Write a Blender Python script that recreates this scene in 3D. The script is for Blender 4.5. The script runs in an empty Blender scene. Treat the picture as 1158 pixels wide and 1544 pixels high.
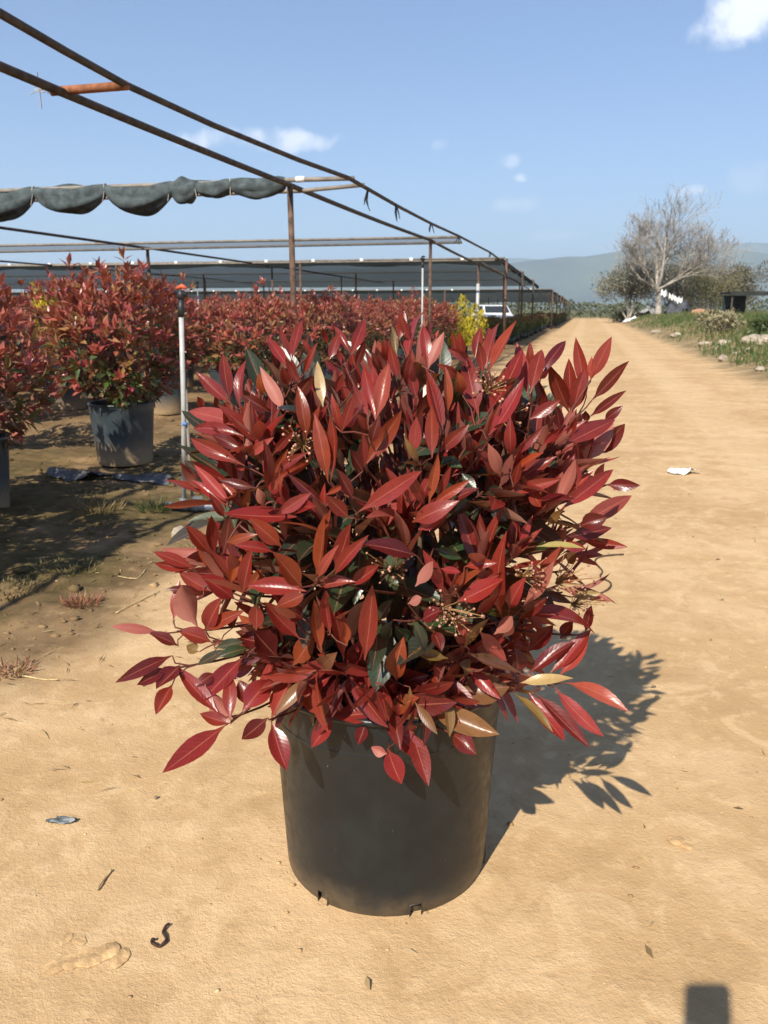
import bpy, math, random
import numpy as np
from mathutils import Vector, Matrix
from mathutils.bvhtree import BVHTree

rng = random.Random(7)
nrg = np.random.default_rng(11)
sc = bpy.context.scene
col = sc.collection

# ------------------------------------------------------------------ camera, sky, sun, exposure
FOC, PCX, PCY, CAMH = 1230.0, 579.0, 772.0, 1.2          # photograph in pixels, camera height in metres
PITCH, YAW = math.radians(13.97), math.radians(13.57)
cam_d = bpy.data.cameras.new('camera'); cam = bpy.data.objects.new('camera', cam_d); col.objects.link(cam)
cam.location = (0, 0, CAMH); cam.rotation_euler = (math.pi/2 - PITCH, 0, YAW)
cam_d.sensor_fit = 'VERTICAL'; cam_d.sensor_height = 36; cam_d.lens = 36*FOC/1544
cam_d.clip_start = 0.02; cam_d.clip_end = 40000
cam_d.dof.use_dof = True; cam_d.dof.focus_distance = 1.75; cam_d.dof.aperture_fstop = 9.0
sc.camera = cam
sc.cycles.volume_bounces = 1
SUN_EL, SUN_AZ = math.radians(41.2), math.radians(11.8)   # light travels towards +Y, a little to +X
sun_d = bpy.data.lights.new('sun', 'SUN'); sun = bpy.data.objects.new('sun', sun_d); col.objects.link(sun)
sun_dir = Vector((math.sin(SUN_AZ)*math.cos(SUN_EL), math.cos(SUN_AZ)*math.cos(SUN_EL), -math.sin(SUN_EL)))
sun.rotation_euler = sun_dir.to_track_quat('-Z', 'Y').to_euler()
sun.location = (-4, -10, 12)
sun_d.energy = 5.0; sun_d.angle = math.radians(0.55); sun_d.color = (1.0, 0.93, 0.80)
sc.view_settings.view_transform = 'Standard'; sc.view_settings.look = 'None'
sc.view_settings.gamma = 1; sc.view_settings.exposure = 0.78; sc.view_settings.use_curve_mapping = False

def ray(x, y):
    a = (x-PCX)/FOC; b = (y-PCY)/FOC
    fw = math.cos(PITCH)-math.sin(PITCH)*b; dn = math.sin(PITCH)+math.cos(PITCH)*b
    return Vector((-math.sin(YAW)*fw+math.cos(YAW)*a, math.cos(YAW)*fw+math.sin(YAW)*a, -dn))
CAMP = Vector((0, 0, CAMH))
def at_z(x, y, z=0.0):
    r = ray(x, y); return CAMP + r*((z-CAMH)/r.z)
def at_y(x, y, Y):
    r = ray(x, y); return CAMP + r*(Y/r.y)

world = bpy.data.worlds.new('World'); sc.world = world; world.use_nodes = True
wn = world.node_tree; wn.nodes.clear()
def wnode(t, **k):
    n = wn.nodes.new(t)
    for a, b in k.items(): setattr(n, a, b)
    return n
def wmath(op, a, b=None):
    n = wnode('ShaderNodeMath', operation=op)
    for i, v in enumerate((a, b)):
        if v is None: continue
        if isinstance(v, (int, float)): n.inputs[i].default_value = v
        else: wn.links.new(v, n.inputs[i])
    return n.outputs[0]
wout = wnode('ShaderNodeOutputWorld'); wbg = wnode('ShaderNodeBackground')
sky = wnode('ShaderNodeTexSky', sky_type='NISHITA', sun_disc=False, sun_elevation=SUN_EL,
            sun_rotation=SUN_AZ+math.pi, altitude=50, air_density=1.0, dust_density=0.12, ozone_density=3.0)
wbg.inputs['Strength'].default_value = 0.074
tc = wnode('ShaderNodeTexCoord')
nz = wnode('ShaderNodeTexNoise'); nz.inputs['Scale'].default_value = 26; nz.inputs['Detail'].default_value = 5
wn.links.new(tc.outputs['Generated'], nz.inputs['Vector'])
noise_c = wmath('SUBTRACT', nz.outputs['Fac'], 0.5)
def wdot(v):
    n = wnode('ShaderNodeVectorMath', operation='DOT_PRODUCT'); wn.links.new(tc.outputs['Generated'], n.inputs[0])
    n.inputs[1].default_value = v; return n.outputs['Value']
# small fair-weather clouds: direction, half width, half height (radians), opacity
clouds = [(405, 212, 105, 18, .8), (1140, 12, 70, 48, .9), (765, 244, 20, 12, .5), (786, 268, 11, 8, .7),
          (768, 306, 40, 13, .38), (1036, 287, 26, 10, .85), (838, 356, 40, 8, .3), (665, 220, 14, 8, .2),
          (1158, 270, 50, 24, .22), (-260, 120, 80, 30, .7), (1500, 180, 90, 30, .8)]
cov = None
for (px, py, w, h, op) in clouds:
    d = ray(px, py).normalized(); r = Vector((d.y, -d.x, 0)).normalized(); u = r.cross(d)
    r_ = r*(FOC/w); u_ = u*(FOC/h)
    a = wdot(r_); b = wdot(u_)
    q = wmath('ADD', wmath('MULTIPLY', a, a), wmath('MULTIPLY', b, b))
    fr = wdot(d); q = wmath('ADD', q, wmath('MULTIPLY', noise_c, 4.6))
    q = wmath('ADD', q, wmath('MULTIPLY', wmath('LESS_THAN', fr, 0.0), 50.0))
    m = wnode('ShaderNodeMapRange', interpolation_type='SMOOTHSTEP'); wn.links.new(q, m.inputs['Value'])
    m.inputs['From Min'].default_value = 1.15; m.inputs['From Max'].default_value = -.35
    m.inputs['To Min'].default_value = 0; m.inputs['To Max'].default_value = op
    cov = m.outputs[0] if cov is None else wmath('MAXIMUM', cov, m.outputs[0])
mx = wnode('ShaderNodeMix', data_type='RGBA'); wn.links.new(cov, mx.inputs['Factor'])
tn = wnode('ShaderNodeMix', data_type='RGBA', blend_type='MULTIPLY'); tn.inputs['Factor'].default_value = 1; tn.inputs['B'].default_value = (.79, .90, 1.10, 1)
wn.links.new(sky.outputs[0], tn.inputs['A']); wn.links.new(tn.outputs['Result'], mx.inputs['A']); mx.inputs['B'].default_value = (11.2, 11.3, 12.0, 1)
wn.links.new(mx.outputs['Result'], wbg.inputs['Color']); wn.links.new(wbg.outputs[0], wout.inputs['Surface'])

# ------------------------------------------------------------------ helpers
def put(o, label=None, cat=None, group=None, kind=None, parent=None):
    if label: o['label'] = label
    if cat: o['category'] = cat
    if group: o['group'] = group
    if kind: o['kind'] = kind
    if parent is not None: o.parent = parent
    return o
def empty(name, loc, label, cat, group=None, rz=0):
    o = bpy.data.objects.new(name, None); o.empty_display_size = .1; col.objects.link(o)
    o.location = loc; o.rotation_euler = (0, 0, rz); return put(o, label, cat, group)
def link(name, me, mat=None, parent=None, loc=(0, 0, 0)):
    o = bpy.data.objects.new(name, me); col.objects.link(o); o.location = loc
    if mat is not None and not me.materials: me.materials.append(mat)
    if parent is not None: o.parent = parent
    return o
def npmesh(name, V, F, smooth=True, C=None, UV=None, mi=None):
    """V (n,3); F (m,k) equal-sized faces; C per-vertex colour; UV per-vertex."""
    V = np.asarray(V, dtype=np.float32); F = np.asarray(F, dtype=np.int32)
    me = bpy.data.meshes.new(name); k = F.shape[1]; m = len(F)
    me.vertices.add(len(V)); me.vertices.foreach_set('co', V.ravel())
    me.loops.add(m*k); me.loops.foreach_set('vertex_index', F.ravel())
    me.polygons.add(m); me.polygons.foreach_set('loop_start', np.arange(m, dtype=np.int32)*k)
    me.polygons.foreach_set('loop_total', np.full(m, k, dtype=np.int32))
    if smooth: me.polygons.foreach_set('use_smooth', np.ones(m, dtype=bool))
    if C is not None:
        at = me.color_attributes.new('tint', 'FLOAT_COLOR', 'POINT')
        C = np.asarray(C, dtype=np.float32)
        if C.shape[1] == 3: C = np.hstack([C, np.ones((len(C), 1), np.float32)])
        at.data.foreach_set('color', C.ravel())
    if UV is not None:
        ul = me.uv_layers.new(name='UVMap'); ul.data.foreach_set('uv', np.asarray(UV, np.float32)[F.ravel()].ravel())
    me.update(); me.validate(); return me
class MB:
    """collects polygons of any size"""
    def __init__(s): s.v = []; s.f = []
    def add(s, V, F):
        b = len(s.v); s.v += [tuple(p) for p in V]; s.f += [tuple(i+b for i in q) for q in F]; return s
    def box(s, c, d, rz=0, R=None):
        M = R if R is not None else Matrix.Rotation(rz, 3, 'Z'); c = Vector(c)
        V = [c + M @ Vector((x*d[0]/2, y*d[1]/2, z*d[2]/2)) for x in (-1, 1) for y in (-1, 1) for z in (-1, 1)]
        return s.add(V, [(0, 1, 3, 2), (4, 6, 7, 5), (0, 4, 5, 1), (2, 3, 7, 6), (0, 2, 6, 4), (1, 5, 7, 3)])
    def tube(s, pts, r, n=8, cap=True):
        pts = [Vector(p) for p in pts]; rs = r if isinstance(r, (list, tuple)) else [r]*len(pts)
        V = []; F = []; ref = None
        for i, p in enumerate(pts):
            t = (pts[min(i+1, len(pts)-1)]-pts[max(i-1, 0)]).normalized()
            if ref is None: ref = Vector((0, 0, 1)) if abs(t.z) < .9 else Vector((1, 0, 0))
            a = (ref - t*ref.dot(t)).normalized(); b = t.cross(a); ref = a
            for k in range(n):
                q = 2*math.pi*k/n; V.append(p+(a*math.cos(q)+b*math.sin(q))*rs[i])
        for i in range(len(pts)-1):
            for k in range(n):
                F.append((i*n+k, i*n+(k+1) % n, (i+1)*n+(k+1) % n, (i+1)*n+k))
        if cap: F += [tuple(reversed(range(n))), tuple(range((len(pts)-1)*n, len(pts)*n))]
        return s.add(V, F)
    def lathe(s, prof, n=32, c=(0, 0, 0)):
        V = []; F = []; c = Vector(c)
        for (r, z) in prof:
            for k in range(n):
                q = 2*math.pi*k/n; V.append(c+Vector((r*math.cos(q), r*math.sin(q), z)))
        for i in range(len(prof)-1):
            for k in range(n): F.append((i*n+k, i*n+(k+1) % n, (i+1)*n+(k+1) % n, (i+1)*n+k))
        return s.add(V, F)
    def mesh(s, name, smooth=False):
        me = bpy.data.meshes.new(name); me.from_pydata(s.v, [], s.f)
        if smooth: me.polygons.foreach_set('use_smooth', [True]*len(me.polygons))
        me.update(); return me
    def build(s, name, mat, parent=None, smooth=False, loc=(0, 0, 0)):
        return link(name, s.mesh(name, smooth), mat, parent, loc)
def smooth_by_angle(me, ang=40):
    try: me.set_sharp_from_angle(angle=math.radians(ang))
    except Exception: pass
def hash2(ix, iy, s):
    h = (ix.astype(np.int64)*374761393 + iy.astype(np.int64)*668265263 + s*982451653) & 0x7fffffff
    h = ((h ^ (h >> 13))*1274126177) & 0x7fffffff
    return ((h ^ (h >> 16)) & 0xffff)/65535.0
def vnoise(x, y, s=0):
    ix = np.floor(x); iy = np.floor(y); fx = x-ix; fy = y-iy
    fx = fx*fx*(3-2*fx); fy = fy*fy*(3-2*fy)
    a = hash2(ix, iy, s); b = hash2(ix+1, iy, s); c = hash2(ix, iy+1, s); d = hash2(ix+1, iy+1, s)
    return (a*(1-fx)+b*fx)*(1-fy)+(c*(1-fx)+d*fx)*fy
def fbm(x, y, o=4, s=0):
    r = 0; a = .5
    for i in range(o): r = r+a*(vnoise(x*2**i, y*2**i, s+i)-.5); a *= .55
    return r
def sstep(a, b, x):
    t = np.clip((x-a)/(b-a), 0, 1); return t*t*(3-2*t)

# ------------------------------------------------------------------ materials
class Mat:
    def __init__(s, name):
        s.m = bpy.data.materials.new(name); s.m.use_nodes = True; s.t = s.m.node_tree; s.t.nodes.clear()
        s.out = s.n('ShaderNodeOutputMaterial'); s.b = s.n('ShaderNodeBsdfPrincipled')
        s.l(s.b.outputs[0], s.out.inputs[0])
    def n(s, t, **k):
        q = s.t.nodes.new(t)
        for a, b in k.items(): setattr(q, a, b)
        return q
    def l(s, a, b): s.t.links.new(a, b)
    def val(s, sock, v):
        if isinstance(v, (int, float)): sock.default_value = v
        elif isinstance(v, (tuple, list)): sock.default_value = (*v, 1) if len(v) == 3 and len(sock.default_value) == 4 else v
        else: s.l(v, sock)
    def math(s, op, a, b=0.0, c=None, clamp=False):
        q = s.n('ShaderNodeMath', operation=op, use_clamp=clamp); s.val(q.inputs[0], a); s.val(q.inputs[1], b)
        if c is not None: s.val(q.inputs[2], c)
        return q.outputs[0]
    def pos(s):
        return s.n('ShaderNodeNewGeometry').outputs['Position']
    def obj(s): return s.n('ShaderNodeTexCoord').outputs['Object']
    def noise(s, vec, scale, detail=4, rough=.55, dist=0.0, out='Fac'):
        q = s.n('ShaderNodeTexNoise'); s.l(vec, q.inputs['Vector'])
        q.inputs['Scale'].default_value = scale; q.inputs['Detail'].default_value = detail
        q.inputs['Roughness'].default_value = rough; q.inputs['Distortion'].default_value = dist
        return q.outputs[out]
    def ramp(s, v, a, b, lo=0.0, hi=1.0):
        q = s.n('ShaderNodeMapRange', interpolation_type='SMOOTHSTEP'); s.val(q.inputs['Value'], v)
        for k, w in (('From Min', a), ('From Max', b), ('To Min', lo), ('To Max', hi)): q.inputs[k].default_value = w
        return q.outputs[0]
    def mix(s, f, a, b, mode='MIX'):
        q = s.n('ShaderNodeMix', data_type='RGBA', blend_type=mode); s.val(q.inputs['Factor'], f)
        s.val(q.inputs['A'], a); s.val(q.inputs['B'], b); return q.outputs['Result']
    def bump(s, h, strength=.5, dist=.01, nrm=None):
        q = s.n('ShaderNodeBump'); q.inputs['Strength'].default_value = strength; q.inputs['Distance'].default_value = dist
        s.l(h, q.inputs['Height'])
        if nrm is not None: s.l(nrm, q.inputs['Normal'])
        return q.outputs[0]
    def set(s, **k):
        for a, v in k.items(): s.val(s.b.inputs[a.replace('_', ' ')], v)
        return s
def simple(name, c, rough=.7, spec=.3, var=.25, scale=8, metal=0.0, bump=0.0):
    m = Mat(name); f = m.noise(m.obj(), scale, 5)
    m.set(Base_Color=m.mix(m.ramp(f, .3, .7), tuple(x*(1-var) for x in c), tuple(min(1, x*(1+var)) for x in c)),
          Roughness=rough, Metallic=metal, Specular_IOR_Level=spec)
    if bump: m.set(Normal=m.bump(m.noise(m.obj(), scale*4, 6), bump, .004))
    return m.m

def ground_mat():
    m_bump = .5
    m = Mat('bare_earth'); P = m.pos()
    sx = m.n('ShaderNodeSeparateXYZ'); m.l(P, sx.inputs[0]); x = sx.outputs[0]; y = sx.outputs[1]
    big = m.noise(P, .55, 4); mid = m.noise(P, 2.6, 5); fine = m.noise(P, 16, 6, .65); grit = m.noise(P, 95, 4, .7)
    tan = m.mix(m.ramp(mid, .34, .66), (.495, .322, .162), (.595, .405, .222))
    tan = m.mix(m.ramp(big, .42, .62, 0, .55), tan, (.43, .268, .125))
    tan = m.mix(m.ramp(fine, .50, .72, 0, .6), tan, (.66, .465, .255))
    tan = m.mix(m.ramp(fine, .44, .28, 0, .55), tan, (.40, .25, .118))
    # pale, dry trampled crusts and darker grains
    tan = m.mix(m.ramp(grit, .60, .74, 0, .6), tan, (.68, .50, .30))
    tan = m.mix(m.ramp(grit, .38, .24, 0, .6), tan, (.30, .19, .09))
    spk = m.math('MULTIPLY', m.ramp(m.noise(P, 58, 2, .5), .66, .74), m.ramp(m.noise(P, 4, 3), .42, .60)); tan = m.mix(m.math('MULTIPLY', spk, .55), tan, (.28, .17, .08))
    tan = m.mix(m.ramp(m.noise(P, 1.7, 5, .65), .54, .68, 0, .40), tan, (.42, .262, .125))
    # bands of damper dust across the far road
    st = m.n('ShaderNodeMapping'); m.l(P, st.inputs['Vector']); st.inputs['Scale'].default_value = (.6, .9, 1)
    band = m.noise(st.outputs[0], 1.2, 3); tan = m.mix(m.ramp(band, .56, .70, 0, .42), tan, (.40, .245, .115))
    pat = m.noise(P, 5.5, 5, .62, 1.2); tan = m.mix(m.ramp(pat, .52, .66, 0, .55), tan, (.64, .455, .255)); tan = m.mix(m.ramp(pat, .46, .34, 0, .5), tan, (.41, .26, .125))
    vo = m.n('ShaderNodeTexVoronoi', feature='DISTANCE_TO_EDGE'); vo.inputs['Scale'].default_value = 17
    wv = m.n('ShaderNodeVectorMath', operation='ADD'); m.l(P, wv.inputs[0]); ws = m.n('ShaderNodeVectorMath', operation='SCALE'); m.l(m.noise(P, 9, 4, .6, out='Color'), ws.inputs[0]); ws.inputs['Scale'].default_value = .16; m.l(ws.outputs[0], wv.inputs[1]); m.l(wv.outputs[0], vo.inputs['Vector'])
    crack = m.math('MULTIPLY', m.ramp(vo.outputs['Distance'], .030, .0), m.ramp(m.noise(P, 3.2, 3), .56, .70))
    tan = m.mix(m.math('MULTIPLY', crack, .22), tan, (.33, .20, .095))
    # two faint compacted wheel tracks
    trk = m.math('ADD', m.ramp(m.math('ABSOLUTE', m.math('ADD', x, m.math('ADD', m.math('MULTIPLY', m.math('SUBTRACT', big, .5), .5), -1.45))), .42, .12), m.ramp(m.math('ABSOLUTE', m.math('ADD', x, m.math('ADD', m.math('MULTIPLY', m.math('SUBTRACT', big, .5), .5), .35))), .42, .12))
    tan = m.mix(m.math('MULTIPLY', trk, m.ramp(y, 2.5, 6, 0, .32)), tan, (.66, .475, .27))
    soil = m.mix(m.ramp(mid, .35, .65), (.135, .086, .042), (.25, .162, .082))
    soil = m.mix(m.ramp(fine, .52, .70, 0, .6), soil, (.34, .235, .125))
    soil = m.mix(m.ramp(fine, .45, .30, 0, .6), soil, (.10, .066, .032))
    soil = m.mix(m.ramp(grit, .36, .24, 0, .6), soil, (.07, .05, .025))
    alg = m.noise(P, 1.5, 4, .6); alg2 = m.noise(P, 11, 4, .6)
    algae = m.mix(m.ramp(alg2, .35, .65), (.070, .053, .021), (.135, .098, .043))
    zone = m.math('MULTIPLY', m.ramp(m.math('ADD', x, m.math('MULTIPLY', m.math('SUBTRACT', mid, .5), .9)), -2.02, -2.30), m.ramp(y, 8.0, 5.0))
    soil = m.mix(m.math('MULTIPLY', m.ramp(alg, .36, .50, 0, .88), zone), soil, algae)
    # left side of the road turns into nursery soil, right side into the verge
    wob = m.math('MULTIPLY', m.math('SUBTRACT', m.noise(P, 1.1, 5, .6), .5), 1.5)
    xl = m.math('ADD', x, wob)
    # the trodden path widens towards the camera
    xs_ = m.math('ADD', xl, m.ramp(y, 2.6, 1.0, 0, .75))
    left = m.ramp(xs_, -1.45, -2.0)
    right = m.ramp(xl, 2.5, 3.3)
    verge = m.mix(m.ramp(mid, .35, .65), (.20, .145, .075), (.36, .26, .14))
    verge = m.mix(m.ramp(fine, .5, .66, 0, .7), verge, (.10, .10, .035))
    c = m.mix(left, tan, soil); c = m.mix(right, c, verge)
    far = m.ramp(y, 90, 160); c = m.mix(far, c, (.12, .115, .05))
    m.set(Base_Color=c, Roughness=.95, Specular_IOR_Level=.12)
    h = m.math('ADD', m.math('MULTIPLY', fine, .8), m.math('MULTIPLY', grit, .55))
    h = m.math('ADD', h, m.math('MULTIPLY', m.noise(P, 260, 3), .28))
    h = m.math('ADD', h, m.math('MULTIPLY', m.math('POWER', mid, 2.0), .9)); h = m.math('SUBTRACT', h, m.math('MULTIPLY', crack, .14)); h = m.math('ADD', h, m.math('MULTIPLY', pat, .45))
    n1 = m.bump(h, m_bump, .012)
    m.set(Normal=n1)
    return m.m

def leaf_mat(name, veins=True):
    m = Mat(name); a = m.n('ShaderNodeVertexColor', layer_name='tint').outputs['Color']
    geo = m.n('ShaderNodeNewGeometry'); back = geo.outputs['Backfacing']
    base = a
    spot = m.noise(geo.outputs['Position'], 60, 4)
    base = m.mix(m.ramp(spot, .35, .7, 0, .38), base, m.mix(1.0, base, (.62, .55, .60), 'MULTIPLY'))
    if veins:
        uv = m.n('ShaderNodeUVMap'); s = m.n('ShaderNodeSeparateXYZ'); m.l(uv.outputs[0], s.inputs[0])
        ua = m.math('ABSOLUTE', s.outputs[0]); rib = m.ramp(ua, .085, .025)
        fr = m.math('FRACT', m.math('SUBTRACT', m.math('MULTIPLY', s.outputs[1], 11), m.math('MULTIPLY', ua, 2.2)))
        tri = m.math('ABSOLUTE', m.math('SUBTRACT', fr, .5))
        vein = m.math('MULTIPLY', m.ramp(tri, .40, .5), .16)
        base = m.mix(m.math('MAXIMUM', m.math('MULTIPLY', rib, .55), vein), base, m.mix(.75, base, (.46, .17, .11)))
        hgt_ = m.math('ADD', m.math('MULTIPLY', m.ramp(tri, .5, .1), .55), m.math('MULTIPLY', m.ramp(ua, .0, .12), .6))
        hgt_ = m.math('ADD', hgt_, m.math('MULTIPLY', m.noise(geo.outputs['Position'], 130, 2), .5))
        m.set(Normal=m.bump(hgt_, .13, .0009))
    under = m.mix(.52, base, (.43, .19, .15))
    under = m.mix(1.0, under, (1.0, .93, .90), 'MULTIPLY')
    c = m.mix(back, base, under)
    m.set(Base_Color=c, Roughness=m.math('ADD', m.math('MULTIPLY', back, .24), .31), Specular_IOR_Level=.48)
    tr = m.n('ShaderNodeBsdfTranslucent'); m.l(m.mix(1.0, m.mix(.35, base, (.5, .10, .02)), (1.35, 1.15, .9), 'MULTIPLY'), tr.inputs['Color'])
    ms = m.n('ShaderNodeMixShader'); ms.inputs[0].default_value = .24
    m.l(m.b.outputs[0], ms.inputs[1]); m.l(tr.outputs[0], ms.inputs[2]); m.l(ms.outputs[0], m.out.inputs[0])
    return m.m
def green_leaf_mat(name, tr_col=(.25, .30, .05)):
    m = Mat(name); a = m.n('ShaderNodeVertexColor', layer_name='tint').outputs['Color']
    m.set(Base_Color=a, Roughness=.5, Specular_IOR_Level=.3)
    tr = m.n('ShaderNodeBsdfTranslucent'); m.l(m.mix(.4, a, tr_col), tr.inputs['Color'])
    ms = m.n('ShaderNodeMixShader'); ms.inputs[0].default_value = .22
    m.l(m.b.outputs[0], ms.inputs[1]); m.l(tr.outputs[0], ms.inputs[2]); m.l(ms.outputs[0], m.out.inputs[0])
    return m.m
def pot_mat(name, dust=.5, base=1.0):
    m = Mat(name); O = m.obj(); s = m.n('ShaderNodeSeparateXYZ'); m.l(O, s.inputs[0]); z = s.outputs[2]
    n1 = m.noise(O, 9, 5, .6); n2 = m.noise(O, 140, 3, .6); n3 = m.noise(O, 38, 4, .6)
    st = m.n('ShaderNodeMapping'); m.l(O, st.inputs['Vector']); st.inputs['Scale'].default_value = (6, 6, .7)
    streak = m.noise(st.outputs[0], 4, 4)
    c = m.mix(m.ramp(n1, .35, .7), tuple(base*q for q in (.0112, .0150, .0175)), tuple(base*q for q in (.0175, .0225, .0255)))
    c = m.mix(m.ramp(streak, .52, .75, 0, .35), c, tuple(base*q for q in (.026, .026, .023)))
    edge = m.math('ADD', z, m.math('MULTIPLY', m.math('SUBTRACT', n1, .5), .12))
    c = m.mix(m.math('MULTIPLY', m.ramp(edge, .05+.12*dust, .0), m.ramp(n3, .3, .6, min(1, dust*.5), min(1, dust))), c, (.34, .235, .13))
    c = m.mix(m.math('MULTIPLY', m.ramp(n2, .70, .76), m.ramp(n3, .45, .6)), c, (.17, .16, .14))
    m.set(Base_Color=c, Roughness=m.ramp(n3, .3, .7, .30, .46), Specular_IOR_Level=.4, Normal=m.bump(n3, .12, .003))
    return m.m
def net_mat(name, alpha, c):
    m = Mat(name); O = m.pos()
    m.set(Base_Color=m.mix(m.ramp(m.noise(O, 1.2, 4), .3, .7), tuple(v*.75 for v in c), tuple(v*1.2 for v in c)), Roughness=.9, Specular_IOR_Level=.1)
    t = m.n('ShaderNodeBsdfTransparent'); ms = m.n('ShaderNodeMixShader'); ms.inputs[0].default_value = alpha
    tl = m.n('ShaderNodeBsdfTranslucent'); tl.inputs['Color'].default_value = (*c, 1)
    m2 = m.n('ShaderNodeMixShader'); m2.inputs[0].default_value = .4
    m.l(m.b.outputs[0], m2.inputs[1]); m.l(tl.outputs[0], m2.inputs[2])
    m.l(t.outputs[0], ms.inputs[1]); m.l(m2.outputs[0], ms.inputs[2]); m.l(ms.outputs[0], m.out.inputs[0])
    return m.m
M_ground = ground_mat()
M_leaf = leaf_mat('glossy_leaf'); M_leaf_far = leaf_mat('shrub_leaf', False)
M_green = green_leaf_mat('green_leaf'); M_yellow = green_leaf_mat('yellow_foliage', (.7, .55, .03)); M_grey_leaf = green_leaf_mat('olive_leaf', (.2, .2, .1))
M_pot = pot_mat('black_plastic', .22, .74); M_pot_dusty = pot_mat('dusty_black_plastic', 1.5, 3.2)
M_soil = simple('potting_soil', (.04, .028, .018), .95, .1, .5, 30, bump=.8)
M_stem = simple('red_stem', (.11, .032, .022), .55, .3, .4, 30)
M_wood = simple('brown_stem', (.09, .06, .035), .8, .2, .4, 30)
M_rust = simple('rusty_steel', (.105, .062, .042), .75, .3, .45, 14, bump=.3)
M_rust2 = simple('orange_rusty_steel', (.26, .10, .045), .8, .25, .35, 18, bump=.3)
M_dark_steel = simple('dark_steel', (.062, .047, .036), .7, .3, .4, 12)
M_pale_tube = simple('weathered_tube', (.23, .20, .165), .7, .3, .25, 8)
M_pvc = simple('grey_pvc', (.40, .40, .385), .45, .4, .12, 12)
M_pvc_dark = simple('dark_grey_pvc', (.17, .18, .19), .55, .4, .2, 12)
M_black = simple('black_plastic_fitting', (.02, .02, .02), .45, .4, .2, 20)
M_orange = simple('orange_plastic', (.55, .10, .04), .5, .4, .15, 20)
M_blue = simple('blue_tape', (.10, .22, .50), .5, .3, .1, 20)
M_net_roll = simple('furled_net', (.068, .083, .085), .9, .15, .35, 9, bump=.7)
M_net_thin = net_mat('thin_net', .55, (.20, .20, .19))
M_net_dark = net_mat('shade_net', .86, (.045, .054, .053))
M_net_dark2 = net_mat('shade_net_edge', .97, (.022, .028, .027))
M_string = simple('pale_string', (.5, .47, .42), .8, .2, .1, 20)
M_white = simple('white_plastic', (.78, .77, .74), .6, .3, .06, 20)
M_rock = simple('limestone', (.36, .30, .225), .9, .15, .25, 9, bump=.6)
M_straw = simple('dry_straw', (.50, .37, .19), .85, .15, .35, 40)
M_clod = simple('earth_clod', (.50, .325, .162), .95, .1, .3, 25, bump=.6)
M_bark = simple('pale_bark', (.33, .295, .25), .9, .15, .3, 5, bump=.4)
M_glass = simple('car_glass', (.03, .035, .04), .1, .5, .05, 3)
M_paint = simple('white_car_paint', (.78, .78, .78), .3, .5, .03, 3)
M_tyre = simple('tyre_rubber', (.02, .02, .02), .8, .2, .1, 10)
M_hill = simple('hill_scrub', (.075, .085, .05), .95, .05, .35, .004)
M_blue_plastic = simple('blue_grey_film', (.13, .145, .15), .5, .4, .4, 40)
M_sheet = simple('dusty_black_sheet', (.085, .085, .085), .5, .35, .5, 14, bump=.4)

# ------------------------------------------------------------------ ground, road, hills
ROAD_L, ROAD_R = -2.0, 2.75
CLOD_C = [(-.98, 1.17, .10, .035)]
def height(x, y):
    near = sstep(60, 20, y)
    z = .010*fbm(x*.9, y*.9, 3, 3)*near + .006*fbm(x*7, y*7, 3, 9)*sstep(12, 5, y)
    left = sstep(-1.5, -2.4, x)
    z = z + left*(.11*fbm(x*1.3, y*1.3, 4, 21)*sstep(40, 15, y) + .050*fbm(x*8, y*8, 4, 31)*sstep(12, 6, y))
    # low furrow ridges between the pot rows
    z = z + sstep(-2.9, -3.6, x)*.025*np.sin(y*5.4+fbm(x, y, 2, 5)*3)*sstep(5, 6, y)*sstep(26, 16, y)
    r = sstep(2.6, 5.2, x)*sstep(8, 16, y)*sstep(110, 75, y)
    z = z + r*(.48+.5*fbm(x*.35, y*.2, 4, 41)) + sstep(2.5, 3.0, x)*.09*fbm(x*2.2, y*2.2, 4, 44)*near
    pot = np.exp(-(((x+.37)**2+(y-1.6)**2)/.12)); z = z*(1-pot)
    return z
def hz(x, y): return float(height(np.array([float(x)]), np.array([float(y)]))[0])
def spaced(lo, hi, step, far, g=1.09):
    a = list(np.arange(lo, hi, step)); s = step; v = hi
    while v < far: a.append(v); s *= g; v += s
    a.append(far); return a
xs_r = spaced(-3.6, 2.2, .028, 16000); s = .028; v = -3.6; xl = []
while v > -16000: s *= 1.09; v -= s; xl.append(v)
xs = np.array(sorted(xl)+xs_r); ys_f = spaced(.7, 6.0, .028, 16000, 1.05); ys = np.array([-16000, -4000, -800, -150, -40, -12, -5, -2, -.6, 0, .4]+ys_f)
def grid(xs, ys, zf, name):
    X, Y = np.meshgrid(xs, ys); Z = zf(X, Y); nx, ny = len(xs), len(ys)
    V = np.stack([X, Y, Z], -1).reshape(-1, 3); i = np.arange(nx*ny).reshape(ny, nx)
    F = np.stack([i[:-1, :-1], i[:-1, 1:], i[1:, 1:], i[1:, :-1]], -1).reshape(-1, 4)
    return npmesh(name, V, F)
def road_in(X, Y): return sstep(ROAD_L+.12, ROAD_L+.3, X)*sstep(ROAD_R-.12, ROAD_R-.3, X)*sstep(86, 84, Y)*sstep(-3, -2.5, Y)
g = link('ground', grid(xs, ys, lambda X, Y: height(X, Y)-.035*road_in(X, Y), 'ground'), M_ground); put(g, kind='structure')
rx = np.array(sorted(set([ROAD_L, ROAD_L+.06, ROAD_L+.14, ROAD_R-.14, ROAD_R-.06, ROAD_R]+[float(v) for v in xs if ROAD_L+.16 < v < ROAD_R-.16])))
ry = np.array([-3.2, -2, -1, -.3, .2]+[float(v) for v in ys if .4 <= v < 86]+[86.0])
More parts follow.
